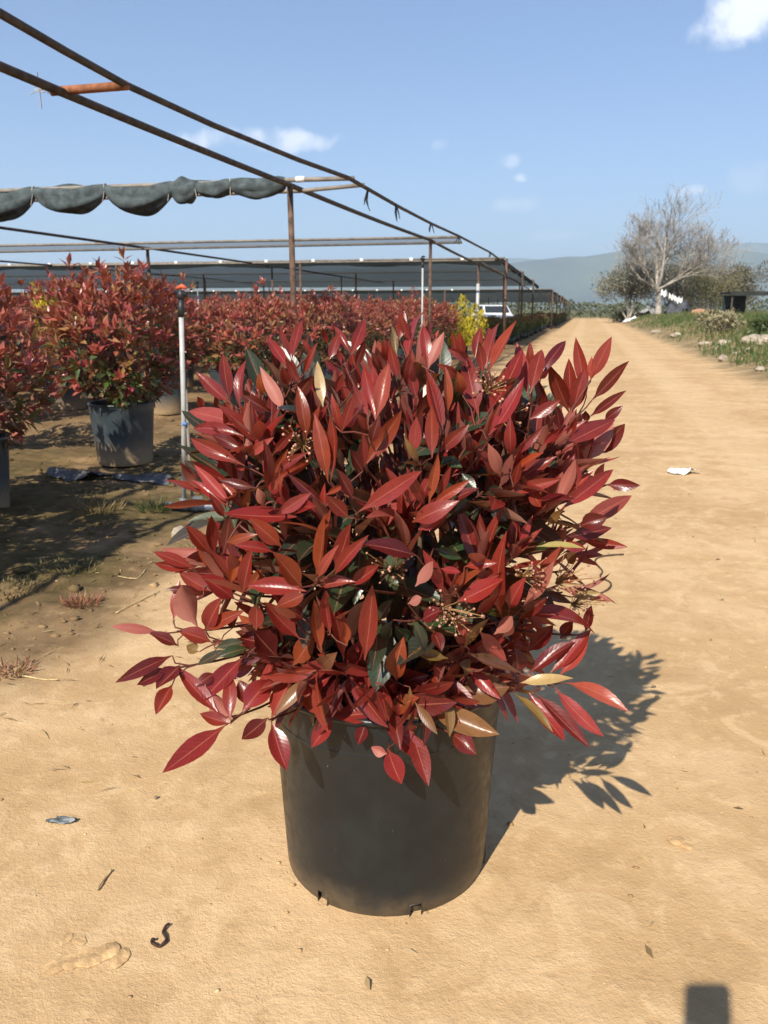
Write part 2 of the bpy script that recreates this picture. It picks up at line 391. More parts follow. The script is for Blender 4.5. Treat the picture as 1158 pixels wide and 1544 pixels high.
def road_z(X, Y): return height(X, Y)-.03*(1-sstep(ROAD_L, ROAD_L+.2, X)*sstep(ROAD_R, ROAD_R-.2, X))-.05*sstep(83, 86, Y)
r = link('dirt_road', grid(rx, ry, road_z, 'dirt_road'), M_ground); put(r, kind='structure')
def ridge(name, pts, Y, depth):
    """far ridge line through photograph points at distance Y"""
    P = [at_y(px, py, Y) for px, py in pts]; n = 160
    xk = [p.x for p in P]; zk = [p.z for p in P]; X = np.linspace(xk[0], xk[-1], n)
    top = np.interp(X, xk, zk)
    top = top + fbm(X*8/Y*3, X*0+3.3, 5, 61)*.09*np.max(top)
    rows = []
    for t, k in ((-1.0, -.02), (-.75, .12), (-.5, .36), (-.28, .68), (-.1, .93), (0, 1), (.3, .7), (1, -.02)):
        rows.append(np.stack([X, np.full(n, Y)+t*depth+fbm(X*20/Y, X*0+t*3, 3, 71)*depth*.3, top*k+(fbm(X*40/Y, X*0+t*7, 4, 81)*.16*top if 0 < k < 1 else 0)], -1))
    V = np.concatenate(rows); i = np.arange(len(V)).reshape(len(rows), n)
    F = np.stack([i[:-1, :-1], i[:-1, 1:], i[1:, 1:], i[1:, :-1]], -1).reshape(-1, 4)
    o = link(name, npmesh(name, V, F), M_hill); put(o, kind='structure')
ridge('hills', [(-1200, 452), (-600, 430), (0, 440), (420, 425), (600, 410), (740, 402), (800, 392), (850, 386), (900, 383), (940, 376), (1010, 372), (1100, 376), (1158, 386), (1300, 400), (1800, 380), (2400, 430)], 4200, 800)
ridge('far_hills', [(-1500, 440), (-300, 425), (300, 418), (520, 408), (640, 398), (760, 388), (860, 392), (1000, 380), (1120, 366), (1200, 372), (1600, 400), (2600, 420)], 6600, 1000)

# ------------------------------------------------------------------ leaves
NU, NV = 5, 9
_u = np.linspace(-1, 1, NU); _t = np.linspace(0, 1, NV)
_x = np.clip((_t-.09)/.91, 0, 1); _p = (_x**.80)*((1-_x)**1.0); _p = _p/_p.max(); _p[0] = .05; _p[1] = max(_p[1], .07); _p[-1] = 0.015
_i = np.arange(NU*NV).reshape(NV, NU)
LF = np.stack([_i[:-1, :-1], _i[:-1, 1:], _i[1:, 1:], _i[1:, :-1]], -1).reshape(-1, 4)
LUV = np.stack([np.tile(_u, (NV, 1)), np.tile(_t[:, None], (1, NU))], -1).reshape(-1, 2)
def leaf_geo(base, tip, n, W, fold, curl, droop, wave, tw=0.0):
    """upper side faces n; returns vertices"""
    b = np.array(base); a = np.array(tip)-b; L = np.linalg.norm(a); a = a/L
    n = np.array(n); n = n-a*n.dot(a); n = n/np.linalg.norm(n); s = np.cross(a, n)
    T = _t[:, None]; U = _u[None, :]; P = _p[:, None]*W/2
    th = tw*(T-.3); cs, sn = np.cos(th), np.sin(th)
    off_s = U*P*math.cos(fold); off_n = np.abs(U)*P*math.sin(fold) + wave*W*np.sin(T*13+U*2)*np.abs(U)*_p[:, None]
    cen = L*curl*4*T*(1-T) - droop*L*T*T
    S = off_s*cs - off_n*sn; N = off_s*sn + off_n*cs + cen
    V = b[None, None, :]+a[None, None, :]*(L*T)[..., None]*np.ones((1, NU, 1)) + s[None, None, :]*S[..., None] + n[None, None, :]*N[..., None]
    return V.reshape(-1, 3)
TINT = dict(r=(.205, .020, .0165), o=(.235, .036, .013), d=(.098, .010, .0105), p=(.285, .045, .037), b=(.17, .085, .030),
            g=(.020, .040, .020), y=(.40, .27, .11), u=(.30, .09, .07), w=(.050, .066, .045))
def leaf_col(code, k):
    c = np.array(TINT[code])*(1+k.uniform(-.2, .22)); c = c*np.array([1, 1+k.uniform(-.15, .35), 1+k.uniform(-.15, .25)])
    g = np.linspace(0, 1, NV)[:, None, None]; base = c*.6+np.array((.22, .12, .05))*.4
    C = c[None, None, :]*np.ones((NV, NU, 1)); w = np.clip(1-g*6, 0, 1)*.6
    return (C*(1-w)+base[None, None, :]*w).reshape(-1, 3)

# ------------------------------------------------------------------ the potted shrub in the road
POT = Vector((-.378, 1.588, 0.0))
POT_H, R0, R1 = .452, .2235, .248
CC = np.array((POT.x+.005, POT.y, .83)); CR = np.array((.45, .43, .40))
cam_np = np.array(CAMP)
def crown_point(px, py, k=1.0):
    """where the view ray through a photograph pixel meets the crown's rounded front (or passes closest to it)"""
    d = np.array(ray(px, py)); o = (cam_np-CC)/(CR*k); dd = d/(CR*k)
    A = dd.dot(dd); B = o.dot(dd); Cc = o.dot(o)-1; disc = B*B-A*Cc
    t = (-B-math.sqrt(disc))/A if disc > 0 else -B/A
    return cam_np+d*t, d/np.linalg.norm(d)
leaves = []      # vertices, colour
anchors = []     # leaf bases that need a twig
k = rng
def add_leaf(b, tip, n, W, code, fold=None, curl=None, droop=0.0, wave=None, tw=None, anchor=True):
    fold = k.uniform(.15, .55) if fold is None else fold; curl = k.uniform(-.05, .08) if curl is None else curl
    wave = k.uniform(0, .05) if wave is None else wave; tw = k.uniform(-.5, .5) if tw is None else tw
    leaves.append((leaf_geo(b, tip, n, W, fold, curl, droop, wave, tw), leaf_col(code, k)))
    if anchor: anchors.append(np.array(b))
# leaves read off the photograph: enlargement origin and scale, then base x, base y, tip x, tip y, width, kind
SETS = [((280, 470), 3.406, """545,250,590,65,50,r 545,250,500,100,32,r 530,290,425,130,60,r 562,335,545,250,42,r 600,330,670,175,52,r
650,220,600,150,42,r 730,170,705,90,34,r 735,250,785,120,64,r 850,220,770,85,54,r 850,222,915,55,74,r 800,270,785,200,34,p 872,290,915,165,54,d
230,470,75,330,92,r 225,460,195,245,62,r 280,500,300,270,52,r 335,430,325,345,44,p 505,510,400,315,84,p 400,430,380,330,62,o 525,380,500,290,72,r
590,380,520,250,50,r 705,490,680,275,66,y 560,450,640,345,84,d 620,660,580,410,88,o 430,515,310,440,84,d 310,600,50,510,84,p 300,640,60,600,74,r
285,700,150,640,84,d 300,790,55,665,112,r 330,640,400,530,62,d 312,760,330,480,92,p 320,740,500,540,62,r 320,740,445,650,62,p 450,730,545,620,52,r
150,620,100,560,62,p 215,640,205,480,44,r 90,500,60,440,52,p 160,500,150,430,34,r 410,920,400,680,64,d 460,860,625,770,64,o 470,830,615,730,54,r
450,840,515,720,54,o 440,930,480,820,54,p 400,1000,370,910,64,u 730,870,670,560,84,o 745,870,745,560,54,r 650,590,720,490,52,r 640,610,682,500,44,o
800,620,755,440,54,r 800,620,860,440,62,r 820,600,900,490,72,d 975,560,920,300,84,r 975,560,1040,290,114,p 940,540,870,400,72,p 935,610,880,530,50,r
920,790,1090,535,112,o 920,800,910,640,54,r 910,820,850,720,92,d 950,680,990,550,74,d 890,1025,1175,842,104,r 720,1000,545,850,64,d
470,1042,630,940,84,p 840,1060,740,960,94,r 720,940,810,890,44,o 860,960,790,830,84,d 362,905,190,870,64,d 310,1040,160,850,64,p 280,1050,320,910,64,o
240,1000,65,810,74,p 220,1000,50,880,62,r 200,1060,130,940,64,r 1090,350,1055,190,64,r 1110,345,1150,230,60,d 1085,230,1060,90,50,b 1095,150,1120,10,64,r
1030,260,1020,150,54,r 350,1110,410,1030,70,g 480,1040,500,960,50,g 690,800,640,760,60,g 640,540,600,500,40,r 690,420,650,360,50,d 770,420,800,330,50,r 850,420,830,330,44,d 1000,300,960,220,60,d 480,300,455,215,44,d"""),
 ((600, 470), 3.217, """50,250,130,10,62,r 60,150,10,20,50,r 145,280,125,90,64,r 145,280,215,120,64,p 290,230,265,110,34,r 312,230,300,110,54,r 340,240,245,180,62,p
370,230,400,90,72,r 430,240,440,90,54,r 430,280,490,80,62,r 440,290,560,75,62,o 415,300,395,160,62,r 390,500,330,220,122,r 310,400,290,300,70,o
200,540,150,330,72,r 165,710,165,480,84,r 205,680,330,560,82,r 218,600,150,300,72,r 240,500,230,290,52,o 75,700,90,530,74,p 100,740,40,620,50,b
430,500,580,200,84,r 440,600,590,340,72,r 430,620,505,550,54,d 440,600,490,460,44,r 630,400,580,170,84,r 640,400,690,210,92,r 640,270,640,160,44,r
680,320,800,160,62,d 690,330,730,260,54,d 730,500,670,320,62,d 640,520,770,440,72,r 690,470,700,400,54,d 830,490,745,280,92,r 840,500,830,255,92,r
845,490,900,300,102,r 915,410,870,155,72,r 935,330,1025,145,78,p 940,430,1100,260,82,d 930,510,1090,395,62,d 935,330,940,230,44,p 800,650,1030,530,84,r
920,730,1030,560,102,u 1000,530,1080,465,62,d 950,700,1085,560,110,d 880,750,870,640,64,d 920,540,910,480,44,d 770,950,850,740,84,p 790,960,1025,780,92,r
880,1030,1110,905,102,p 1010,840,1155,840,74,d 960,830,1000,740,64,d 870,850,860,740,64,p 545,700,545,530,74,r 570,700,690,570,54,r 660,750,640,570,64,w
500,800,440,650,74,p 560,850,590,740,54,r 520,880,760,820,84,r 640,860,690,940,74,r 150,930,190,720,64,o 160,940,330,825,64,o 130,940,50,770,64,r
190,900,250,770,54,r 70,1020,270,930,112,r 100,1060,230,990,70,p 250,980,360,920,92,g 210,700,300,750,64,g 310,780,370,860,64,g 440,950,520,1010,84,w 500,850,420,880,64,g
720,1040,790,970,54,b 880,1040,1000,1000,112,d 560,560,520,430,60,d 500,640,470,560,60,d 360,680,330,600,70,d 750,640,700,560,60,d 790,580,770,470,60,d 820,620,860,520,50,r 700,650,780,570,50,r 300,320,200,260,60,r 90,420,60,290,70,r 40,360,70,240,60,d"""),
 ((160, 780), 3.406, """535,190,420,55,84,r 560,200,540,0,64,r 600,190,625,0,64,d 620,130,770,90,62,o 450,260,265,185,62,r 440,265,270,235,62,r 575,290,430,280,62,d
540,380,395,290,92,p 660,420,510,310,104,r 700,390,750,170,92,r 640,340,690,200,64,o 720,380,800,270,64,o 860,180,680,150,72,r 900,150,760,25,112,o
1005,360,870,200,114,o 1030,380,760,350,114,r 1030,390,890,450,84,o 500,400,330,370,54,d 345,530,370,340,62,p 470,560,390,370,142,u 510,580,590,420,104,r
510,580,710,480,72,o 270,590,50,565,52,p 370,660,230,600,64,d 540,640,390,590,92,r 340,710,80,830,74,d 320,770,175,850,74,d 380,760,270,870,104,d
340,860,265,1000,92,r 580,1010,385,790,92,r 640,1050,640,830,74,r 700,720,510,920,112,r 640,1060,500,1010,74,r 640,1040,560,920,122,u 610,1070,325,1275,112,r
850,1050,920,1270,112,r 830,1030,710,1130,92,d 700,1000,830,850,132,r 850,1030,940,850,112,r 990,620,830,450,112,r 880,720,770,590,142,d 960,760,1080,590,112,o
770,580,770,450,84,r 1110,690,1070,470,74,o 1150,600,1130,390,84,r 920,850,1160,740,112,r 1080,280,1130,0,72,o 560,670,690,640,64,w 570,720,710,680,64,g 460,760,590,690,54,w
740,980,690,850,90,d 660,560,600,470,80,d 800,640,700,620,90,d 480,690,420,660,60,b 1010,520,930,470,90,d 560,800,470,860,60,d"""),
 ((460, 780), 3.619, """60,330,110,10,84,o 70,330,170,170,62,p 160,290,240,60,104,r 160,320,325,120,84,r 240,370,390,270,92,r 90,380,250,350,84,p 610,210,340,150,112,d
210,780,130,410,92,r 325,780,370,380,122,r 230,700,210,580,70,o 90,740,60,470,84,o 270,830,490,970,152,r 500,890,530,660,122,o 530,910,670,860,134,r
630,1010,765,830,92,o 390,1070,180,1090,124,r 450,1060,600,990,104,o 420,1090,650,1330,124,r 580,1160,665,1430,104,r 450,1260,520,1430,112,r
450,1290,370,1260,64,p 150,1100,45,1235,104,r 60,1000,200,1050,92,o 0,960,50,1060,84,o 680,1070,1020,1175,150,b 835,960,1085,930,185,b 800,1180,920,1280,112,d
830,460,1050,350,112,r 930,530,1050,430,64,r 1070,530,1090,120,112,r 860,740,890,440,92,p 870,710,990,560,54,b 760,420,660,200,64,r 815,430,880,290,44,o
600,380,690,250,74,u 640,560,740,510,92,d 560,470,630,440,64,u 590,560,650,710,84,w 780,770,600,730,74,b 890,740,1158,830,92,b 950,620,1090,770,84,p
1030,640,1120,550,84,u 740,280,840,300,44,r 870,270,1030,250,64,r 430,330,520,300,64,g 700,170,840,220,84,g 980,130,1060,60,84,g 480,560,440,660,80,g 560,680,500,600,90,g
700,620,740,720,80,d 900,840,840,800,100,b 400,560,470,460,80,g 760,860,700,800,90,d 300,1000,330,900,90,d 240,960,120,940,90,d 560,1060,640,1120,90,d 330,1130,290,1230,80,d 760,1020,700,980,90,d"""),
 ((680, 780), 3.406, """370,460,520,240,84,p 430,390,560,170,74,p 540,320,640,310,54,r 320,495,715,580,92,r 690,590,715,470,54,d 510,800,700,600,84,r 560,810,690,640,84,p
400,800,620,650,92,d 350,850,600,830,64,y 590,850,880,985,64,p 530,870,760,1090,74,p 430,900,690,1140,64,d 400,900,565,1120,104,r 320,900,505,1090,54,b
390,690,520,560,92,d 340,800,330,680,104,d 670,120,885,150,64,r 560,140,680,160,64,r 600,100,800,60,104,d 600,240,640,180,64,b 440,150,660,150,34,y 620,410,750,390,54,y
300,470,380,320,90,r 350,520,480,420,80,d 560,620,620,540,70,d 260,620,310,520,80,u 470,360,430,250,70,d 120,330,230,300,90,r""")]
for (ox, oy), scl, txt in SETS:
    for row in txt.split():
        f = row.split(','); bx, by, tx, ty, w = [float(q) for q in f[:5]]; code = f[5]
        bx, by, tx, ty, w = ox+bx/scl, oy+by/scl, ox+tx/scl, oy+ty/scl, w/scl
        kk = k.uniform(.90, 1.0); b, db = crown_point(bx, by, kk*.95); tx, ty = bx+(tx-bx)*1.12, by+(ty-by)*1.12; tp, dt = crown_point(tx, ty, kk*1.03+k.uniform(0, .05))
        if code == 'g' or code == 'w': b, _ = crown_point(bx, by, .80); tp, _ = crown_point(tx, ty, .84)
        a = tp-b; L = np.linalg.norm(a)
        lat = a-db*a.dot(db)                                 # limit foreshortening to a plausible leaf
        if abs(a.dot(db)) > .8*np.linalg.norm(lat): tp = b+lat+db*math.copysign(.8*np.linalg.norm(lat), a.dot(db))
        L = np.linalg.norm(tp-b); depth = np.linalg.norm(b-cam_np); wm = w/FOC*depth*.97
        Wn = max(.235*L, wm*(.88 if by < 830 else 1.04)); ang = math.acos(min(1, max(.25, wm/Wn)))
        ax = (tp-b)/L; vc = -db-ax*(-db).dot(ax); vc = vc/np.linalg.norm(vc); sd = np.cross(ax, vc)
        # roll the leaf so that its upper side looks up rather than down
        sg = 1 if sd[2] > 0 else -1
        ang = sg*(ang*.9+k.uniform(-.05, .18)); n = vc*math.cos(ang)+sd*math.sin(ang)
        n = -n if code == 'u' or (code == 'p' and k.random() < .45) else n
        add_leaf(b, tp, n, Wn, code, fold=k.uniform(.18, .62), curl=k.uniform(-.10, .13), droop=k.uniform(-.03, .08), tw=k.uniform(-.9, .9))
n_front = len(leaves)
def whorl(P, A, n, L, codes, open0=.25, open1=1.0, wide=1.0):
    P = np.array(P); A = np.array(A)/np.linalg.norm(A)
    e1 = np.cross(A, (0.3, .5, .8)); e1 /= np.linalg.norm(e1); e2 = np.cross(A, e1); ph = k.uniform(0, 6.28)
    for i in range(n):
        f = (i+.5)/n; th = open0+(open1-open0)*(1-f)+k.uniform(-.12, .12); q = ph+i*2.4
        rad = e1*math.cos(q)+e2*math.sin(q); d = A*math.cos(th)+rad*math.sin(th)
        l = L*(.62+.5*(1-f))*k.uniform(.85, 1.12); b = P+A*.05*f-A*.02
        nn = A*math.sin(th)-rad*math.cos(th)
        add_leaf(b, b+d*l, nn, l*k.uniform(.21, .29)*wide, k.choice(codes), droop=k.uniform(-.06, .10), curl=k.uniform(-.07, .09), anchor=(i == 0))
# the rest of the crown: far side, flanks and top that the front leaves only partly cover
cnt = 0
while cnt < 62:
    th = k.uniform(0, 6.283); zz = k.uniform(-.92, .5); rr = math.sqrt(max(0, 1-zz*zz))
    v = np.array((rr*math.cos(th), rr*math.sin(th), zz)); P = CC+np.array((0, 0, -.03))+CR*v*k.uniform(.70, .86)
    front = v.dot(np.array((.2, -.95, .1)))
    if (front > .25 and zz < .15) or P[2] < POT_H+.03: continue
    A = v*np.array((.75, .75, .5))+np.array((0, 0, .75 if zz > -.2 else .1))+np.array([k.gauss(0, .15) for _ in range(3)])
    whorl(P, A, k.randint(5, 8), k.uniform(.10, .132), 'rrrrrdop' if zz > -.3 else 'rrddob', .15, .9); cnt += 1
# upright shoots all over the top of the crown, leaves held steeply
for i in range(88):
    th = i*2.39996; q = math.sqrt((i+.5)/88); rr = .355*q+k.gauss(0, .012)
    x_, y_ = rr*math.cos(th), rr*math.sin(th)
    ztop = 1.02-.23*q*q+k.gauss(0, .03)-.03*(y_ > .1)
    P = np.array((CC[0]+.012+x_*1.05, CC[1]+y_, ztop-(k.uniform(.0, .20) if i % 2 else 0)))
    A = np.array((x_*1.3+k.gauss(0, .12), y_*1.3+k.gauss(0, .12), 1.0))
    whorl(P, A, k.randint(6, 9), k.uniform(.108, .142), 'rrrrrdopp', .08, .58)
# a skirt of spreading whorls that hides the rim
for i in range(44):
    th = k.uniform(0, 6.283) if i > 29 else -math.pi/2+.24+(i-14.5)*.115
    v = np.array((math.cos(th), math.sin(th), 0)); P = np.array((POT.x, POT.y, 0))+v*(k.uniform(.17, .24) if i % 2 else k.uniform(.235, .265))+np.array((0, 0, POT_H+k.uniform(.02, .10)))
    whorl(P, v*.9+np.array((k.gauss(0, .2), k.gauss(0, .2), k.uniform(-.15, .35) if i % 2 else k.uniform(-.55, .0))), k.randint(4, 6), k.uniform(.095, .125), 'rrrdddob', .35, 1.25, 1.32)
# old dark-green leaves deep inside
for i in range(820):
    th = k.uniform(0, 6.283); zz = k.uniform(-.95, .8); rr = math.sqrt(max(0, 1-zz*zz)); v = np.array((rr*math.cos(th), rr*math.sin(th), zz))
    b = CC+CR*v*k.uniform(.35, .78)
    if b[2] < POT_H-.02: b[2] = POT_H+k.uniform(0, .1)
    d = v+np.array([k.gauss(0, .6) for _ in range(3)])+np.array((0, 0, .15)); d /= np.linalg.norm(d)
    l = k.uniform(.08, .125); nn = np.array((k.gauss(0, .4), k.gauss(0, .4)-.25, 1.0))
    add_leaf(b, b+d*l, nn, l*k.uniform(.36, .46), 'w' if k.random() < .16 else 'g', anchor=(i % 9 == 0))
shrub = empty('potted_shrub', POT, 'large glossy red-leaved shrub in black pot standing alone in the dirt road', 'potted shrub')
# which leaves show largest: visible sample points times size
allV = np.concatenate([l[0] for l in leaves]); allF = np.concatenate([LF+i*NU*NV for i in range(len(leaves))])
bvh = BVHTree.FromPolygons([tuple(v) for v in allV], [tuple(int(q) for q in f) for f in allF])
score = []
fw = Vector((-math.sin(YAW)*math.cos(PITCH), math.cos(YAW)*math.cos(PITCH), -math.sin(PITCH)))
for i, (V, C) in enumerate(leaves):
    vis = 0
    for r_ in (2, 3, 5, 6):
        for c_ in (1, 3):
            p = Vector((V[r_*NU+c_]+V[r_*NU+2])/2); d = p-CAMP; L = d.length; d.normalize()
            h = bvh.ray_cast(CAMP, d, L+.01)
            if h[2] is not None and abs(h[2]-allF.shape[0]*0) >= 0 and h[2]//len(LF) == i: vis += 1
    G = V.reshape(NV, NU, 3); wv = G[4, -1]-G[4, 0]; lv = G[-1, 2]-G[0, 2]; d = G[4, 2]-cam_np; d = d/np.linalg.norm(d)
    score.append(vis*abs(np.cross(wv, lv).dot(d))/d.dot(np.array(fw)))
order = np.argsort(-np.array(score)); singles = set(int(i) for i in order[:298])
rootv = np.array(POT); rest_V = []; rest_C = []
for i, (V, C) in enumerate(leaves):
    if i in singles:
        b = V[2]; me = npmesh('leaf', V-b, LF, C=C, UV=LUV); link('leaf', me, M_leaf, shrub, tuple(b-rootv))
    else: rest_V.append(V-rootv); rest_C.append(C)
fo = link('foliage', npmesh('foliage', np.concatenate(rest_V), np.concatenate([LF+i*NU*NV for i in range(len(rest_V))]), C=np.concatenate(rest_C), UV=np.tile(LUV, (len(rest_V), 1))), M_leaf, shrub)
fo['kind'] = 'stuff'
# twigs: every group of leaf bases is joined to one of the main limbs
cl = []
for a in anchors:
    for c in cl:
        if np.linalg.norm(c[0]-a) < .06: c[1].append(a); break
    else: cl.append([a, [a]])
limbs = []
mb = MB()
for i in range(9):
    th = i/9*6.283+.3; r0 = .03+.05*(i % 2); rr = .20+.05*(i % 3)
    p0 = Vector((r0*math.cos(th), r0*math.sin(th), POT_H-.06)); p3 = Vector((rr*math.cos(th), rr*math.sin(th), .80+.06*(i % 3)))
    pts = [p0.lerp(p3, t)+Vector((math.cos(th), math.sin(th), 0))*.05*math.sin(t*3) for t in (0, .25, .5, .75, 1)]
    mb.tube(pts, [.011, .009, .008, .006, .004], 7); limbs += [np.array(p0.lerp(p3, t))+rootv for t in np.linspace(.1, 1, 12)]
mb.build('limbs', M_wood, shrub, True)
mb = MB(); limbs = np.array(limbs)
for c, mem in cl:
    m_ = np.mean(mem, 0); dist = np.linalg.norm(limbs-m_-np.array((0, 0, -.10)), axis=1); q = limbs[int(np.argmin(dist))]
    mid = (m_*.55+q*.45); mid[2] -= .02
    pts = [Vector(q-rootv), Vector(mid-rootv), Vector(m_-rootv)]
    pts = [pts[0], pts[0].lerp(pts[1], .6)+Vector((0, 0, -.008)), pts[1].lerp(pts[2], .45), pts[2]]
    mb.tube(pts, [.0036, .003, .0024, .0018], 5, False)
    for a in mem:
        if len(mem) > 1: mb.tube([pts[2].lerp(pts[3], .7), Vector((a*.5+m_*.5)-rootv)-Vector((0, 0, .003)), Vector(a-rootv)], [.0018, .0016, .0013], 4, False)
mb.build('twigs', M_stem, shrub, True)
# pot
def pot_parts(parent, mat, notch=(), h=POT_H, r0=R0, r1=R1, n=56):
    m = MB()
    m.lathe([(0, .032), (r0-.012, .032), (r0-.010, .0), (r0-.003, .0), (r0, .005), (r0+.0015, .027), (r0+(r1-r0)*.18, h*.18), (r0+(r1-r0)*.5, h*.5), (r1-.004, h-.075), (r1-.002, h-.07), (r1-.002, h), (r1-.016, h), (r1-.02, h-.08), (r0-.02, .05)], n)
    m.f = [f for f in m.f if not (f[0] % n in notch and 2*n <= f[0] < 5*n)]
    p = m.build('pot', mat, parent, True); smooth_by_angle(p.data, 35)
    m = MB(); m.lathe([(r1-.004, h-.012), (r1+.006, h-.010), (r1+.009, h-.002), (r1+.006, h+.004), (r1-.012, h+.004)], n); m.build('rim', mat, p, True)
    m = MB(); m.lathe([(0, h-.035), (r1*.5, h-.03), (r1-.018, h-.045)], 24); m.build('soil', M_soil, parent, True)
    return p
nk = []
for (px, py) in ((490, 1349), (631, 1367), (742, 1290)):
    d = at_z(px, py, .014)-POT; nk.append(int((math.atan2(d.y, d.x) % (2*math.pi))/(2*math.pi)*56))
pot = pot_parts(shrub, M_pot, nk)
m = MB()                                        # moulded ring below the rim
m.lathe([(R1-.0045, POT_H-.082), (R1-.0026, POT_H-.080), (R1-.0026, POT_H-.076), (R1-.0035, POT_H-.072)], 56); m.build('moulded_ring', M_pot, pot, True)
for kq in nk:                                   # square drainage notches cut through the foot, each with a thin moulded lip
    t0, t1 = 2*math.pi*kq/56, 2*math.pi*(kq+1)/56; m = MB(); rr = R0+.0016
    c0 = Vector((rr*math.cos(t0), rr*math.sin(t0), 0)); c1 = Vector((rr*math.cos(t1), rr*math.sin(t1), 0)); up = Vector((0, 0, .027))
    m.tube([c0, c0+up, c1+up, c1], .0014, 6); m.build('drainage_hole', M_pot, pot, True)
# panicles of tiny buds
M_bud = simple('flower_bud', (.42, .21, .14), .6, .3, .45, 60); M_budstalk = simple('bud_stalk', (.26, .15, .06), .7, .2, .2, 30)
_ico_v = [(0, 0, 1), (.89, 0, .45), (.28, .85, .45), (-.72, .53, .45), (-.72, -.53, .45), (.28, -.85, .45), (.72, .53, -.45), (-.28, .85, -.45), (-.89, 0, -.45), (-.28, -.85, -.45), (.72, -.53, -.45), (0, 0, -1)]
_ico_f = [(0, 1, 2), (0, 2, 3), (0, 3, 4), (0, 4, 5), (0, 5, 1), (1, 6, 2), (2, 7, 3), (3, 8, 4), (4, 9, 5), (5, 10, 1), (6, 7, 2), (7, 8, 3), (8, 9, 4), (9, 10, 5), (10, 6, 1), (6, 11, 7), (7, 11, 8), (8, 11, 9), (9, 11, 10), (10, 11, 6)]
for (px, py, sz, kk) in ((675, 912, .055, .93), (862, 872, .05, .98), (885, 905, .045, 1.0), (800, 865, .04, .93), (590, 855, .05, .86), (772, 620, .045, .92), (445, 660, .04, .93), (745, 580, .04, .92), (690, 930, .04, .95)):
    c, d = crown_point(px, py, kk); st = MB(); bd = MB(); c = c-rootv; out = Vector((c[0], c[1]-.1, .25)).normalized(); c = Vector(c)
    for j in range(26):
        q = c+Vector((k.gauss(0, .4), k.gauss(0, .4), k.gauss(0, .35)))*sz; s0 = c-out*sz*.8
        st.tube([s0, s0.lerp(q, .6)+out*.006, q], [.0010, .0008, .0006], 3, False); r_ = k.uniform(.0018, .0030)
        bd.add([q+Vector(v)*r_ for v in _ico_v], _ico_f)
    f = st.build('flower_cluster', M_budstalk, shrub); bd.build('buds', M_bud, f, True)['kind'] = 'stuff'

# ------------------------------------------------------------------ nursery shrubs
def leaf_soup(B, D, N, L, W, C, fold=.35):
    """many simple folded leaves: arrays of base, direction, normal, length, width, colour"""
    n = len(B); D = D/np.linalg.norm(D, axis=1, keepdims=True); N = N-D*(N*D).sum(1, keepdims=True); N = N/(np.linalg.norm(N, axis=1, keepdims=True)+1e-9)
    S = np.cross(D, N); L = L[:, None]; W = W[:, None]
    v0 = B; v1 = B+D*L*.5+S*W*.5+N*W*fold*.5; v2 = B+D*L*.48; v3 = B+D*L*.5-S*W*.5+N*W*fold*.5; v4 = B+D*L-N*L*.08
    V = np.stack([v0, v1, v2, v3, v4], 1).reshape(-1, 3); i = (np.arange(n)*5)[:, None]
    F = np.concatenate([i+np.array([[0, 2, 1]]), i+np.array([[0, 3, 2]]), i+np.array([[1, 2, 4]]), i+np.array([[2, 3, 4]])])
    return V, F[:, ::-1], np.repeat(C, 5, 0)
def red_crown(seed, whorls=430, w=.47, z0=.42, z1=1.42, greenish=.2):
    q = np.random.default_rng(seed); nB = []; nD = []; nN = []; nL = []; nC = []
    zc = (z0+z1)/2-.03; hh = (z1-z0)/2
    lump = q.uniform(-.16, .16, 12)
    for i in range(whorls):
        th = q.uniform(0, 6.283); u = q.uniform(-.92, 1); rr = math.sqrt(max(0, 1-u*u)); s = q.uniform(.72, 1.02)+lump[int(th/6.2832*12) % 12]*rr
        v = np.array((math.cos(th)*rr, math.sin(th)*rr, u)); P = np.array((0, 0, zc))+v*np.array((w, w, hh))*s
        A = v*np.array((.7, .7, .45))+np.array((0, 0, .85 if u > -.3 else .3))+q.normal(0, .2, 3)
        spike = u > .45 and q.random() < .22
        if spike: P = P+np.array((0, 0, q.uniform(.03, .16))); A = np.array((0, 0, 1.))+q.normal(0, .15, 3)
        A /= np.linalg.norm(A); e1 = np.cross(A, (.3, .5, .8)); e1 /= np.linalg.norm(e1); e2 = np.cross(A, e1)
        n = q.integers(5, 8); tone = q.random()
        red = np.array((.35, .080, .066)) if tone > .35 else np.array((.27, .12, .06))
        if u < .05 and q.random() < greenish+.15+.45*(-u+.05): red = np.array((.055, .075, .025))
        for j in range(n):
            f = (j+.5)/n; a = .18+.85*(1-f)+q.normal(0, .1); ph = j*2.4+tone*9; rad = e1*math.cos(ph)+e2*math.sin(ph)
            nB.append(P+A*.04*f); nD.append(A*math.cos(a)+rad*math.sin(a)); nN.append(A*math.sin(a)-rad*math.cos(a)); nL.append(q.uniform(.08, .135)*(1-.3*f))
            nC.append(red*q.uniform(.7, 1.35)*np.array((1, q.uniform(.8, 1.5), q.uniform(.8, 1.3))))
    for i in range(520):
        th = q.uniform(0, 6.283); u = q.uniform(-1, .7); rr = math.sqrt(max(0, 1-u*u)); v = np.array((math.cos(th)*rr, math.sin(th)*rr, u))
        nB.append(np.array((0, 0, zc))+v*np.array((w, w, hh))*q.uniform(.3, .84)); nD.append(v+q.normal(0, .6, 3)); nN.append(np.array((0, 0, 1))+q.normal(0, .5, 3)); nL.append(q.uniform(.06, .1))
        nC.append(np.array((.035, .052, .022))*q.uniform(.6, 1.5))
    B, D, N, L, C = map(np.array, (nB, nD, nN, nL, nC))
    V, F, C = leaf_soup(B, D, N, L, L*q.uniform(.30, .42, len(L)), C)
    return npmesh('foliage', V, F, C=C, smooth=False)
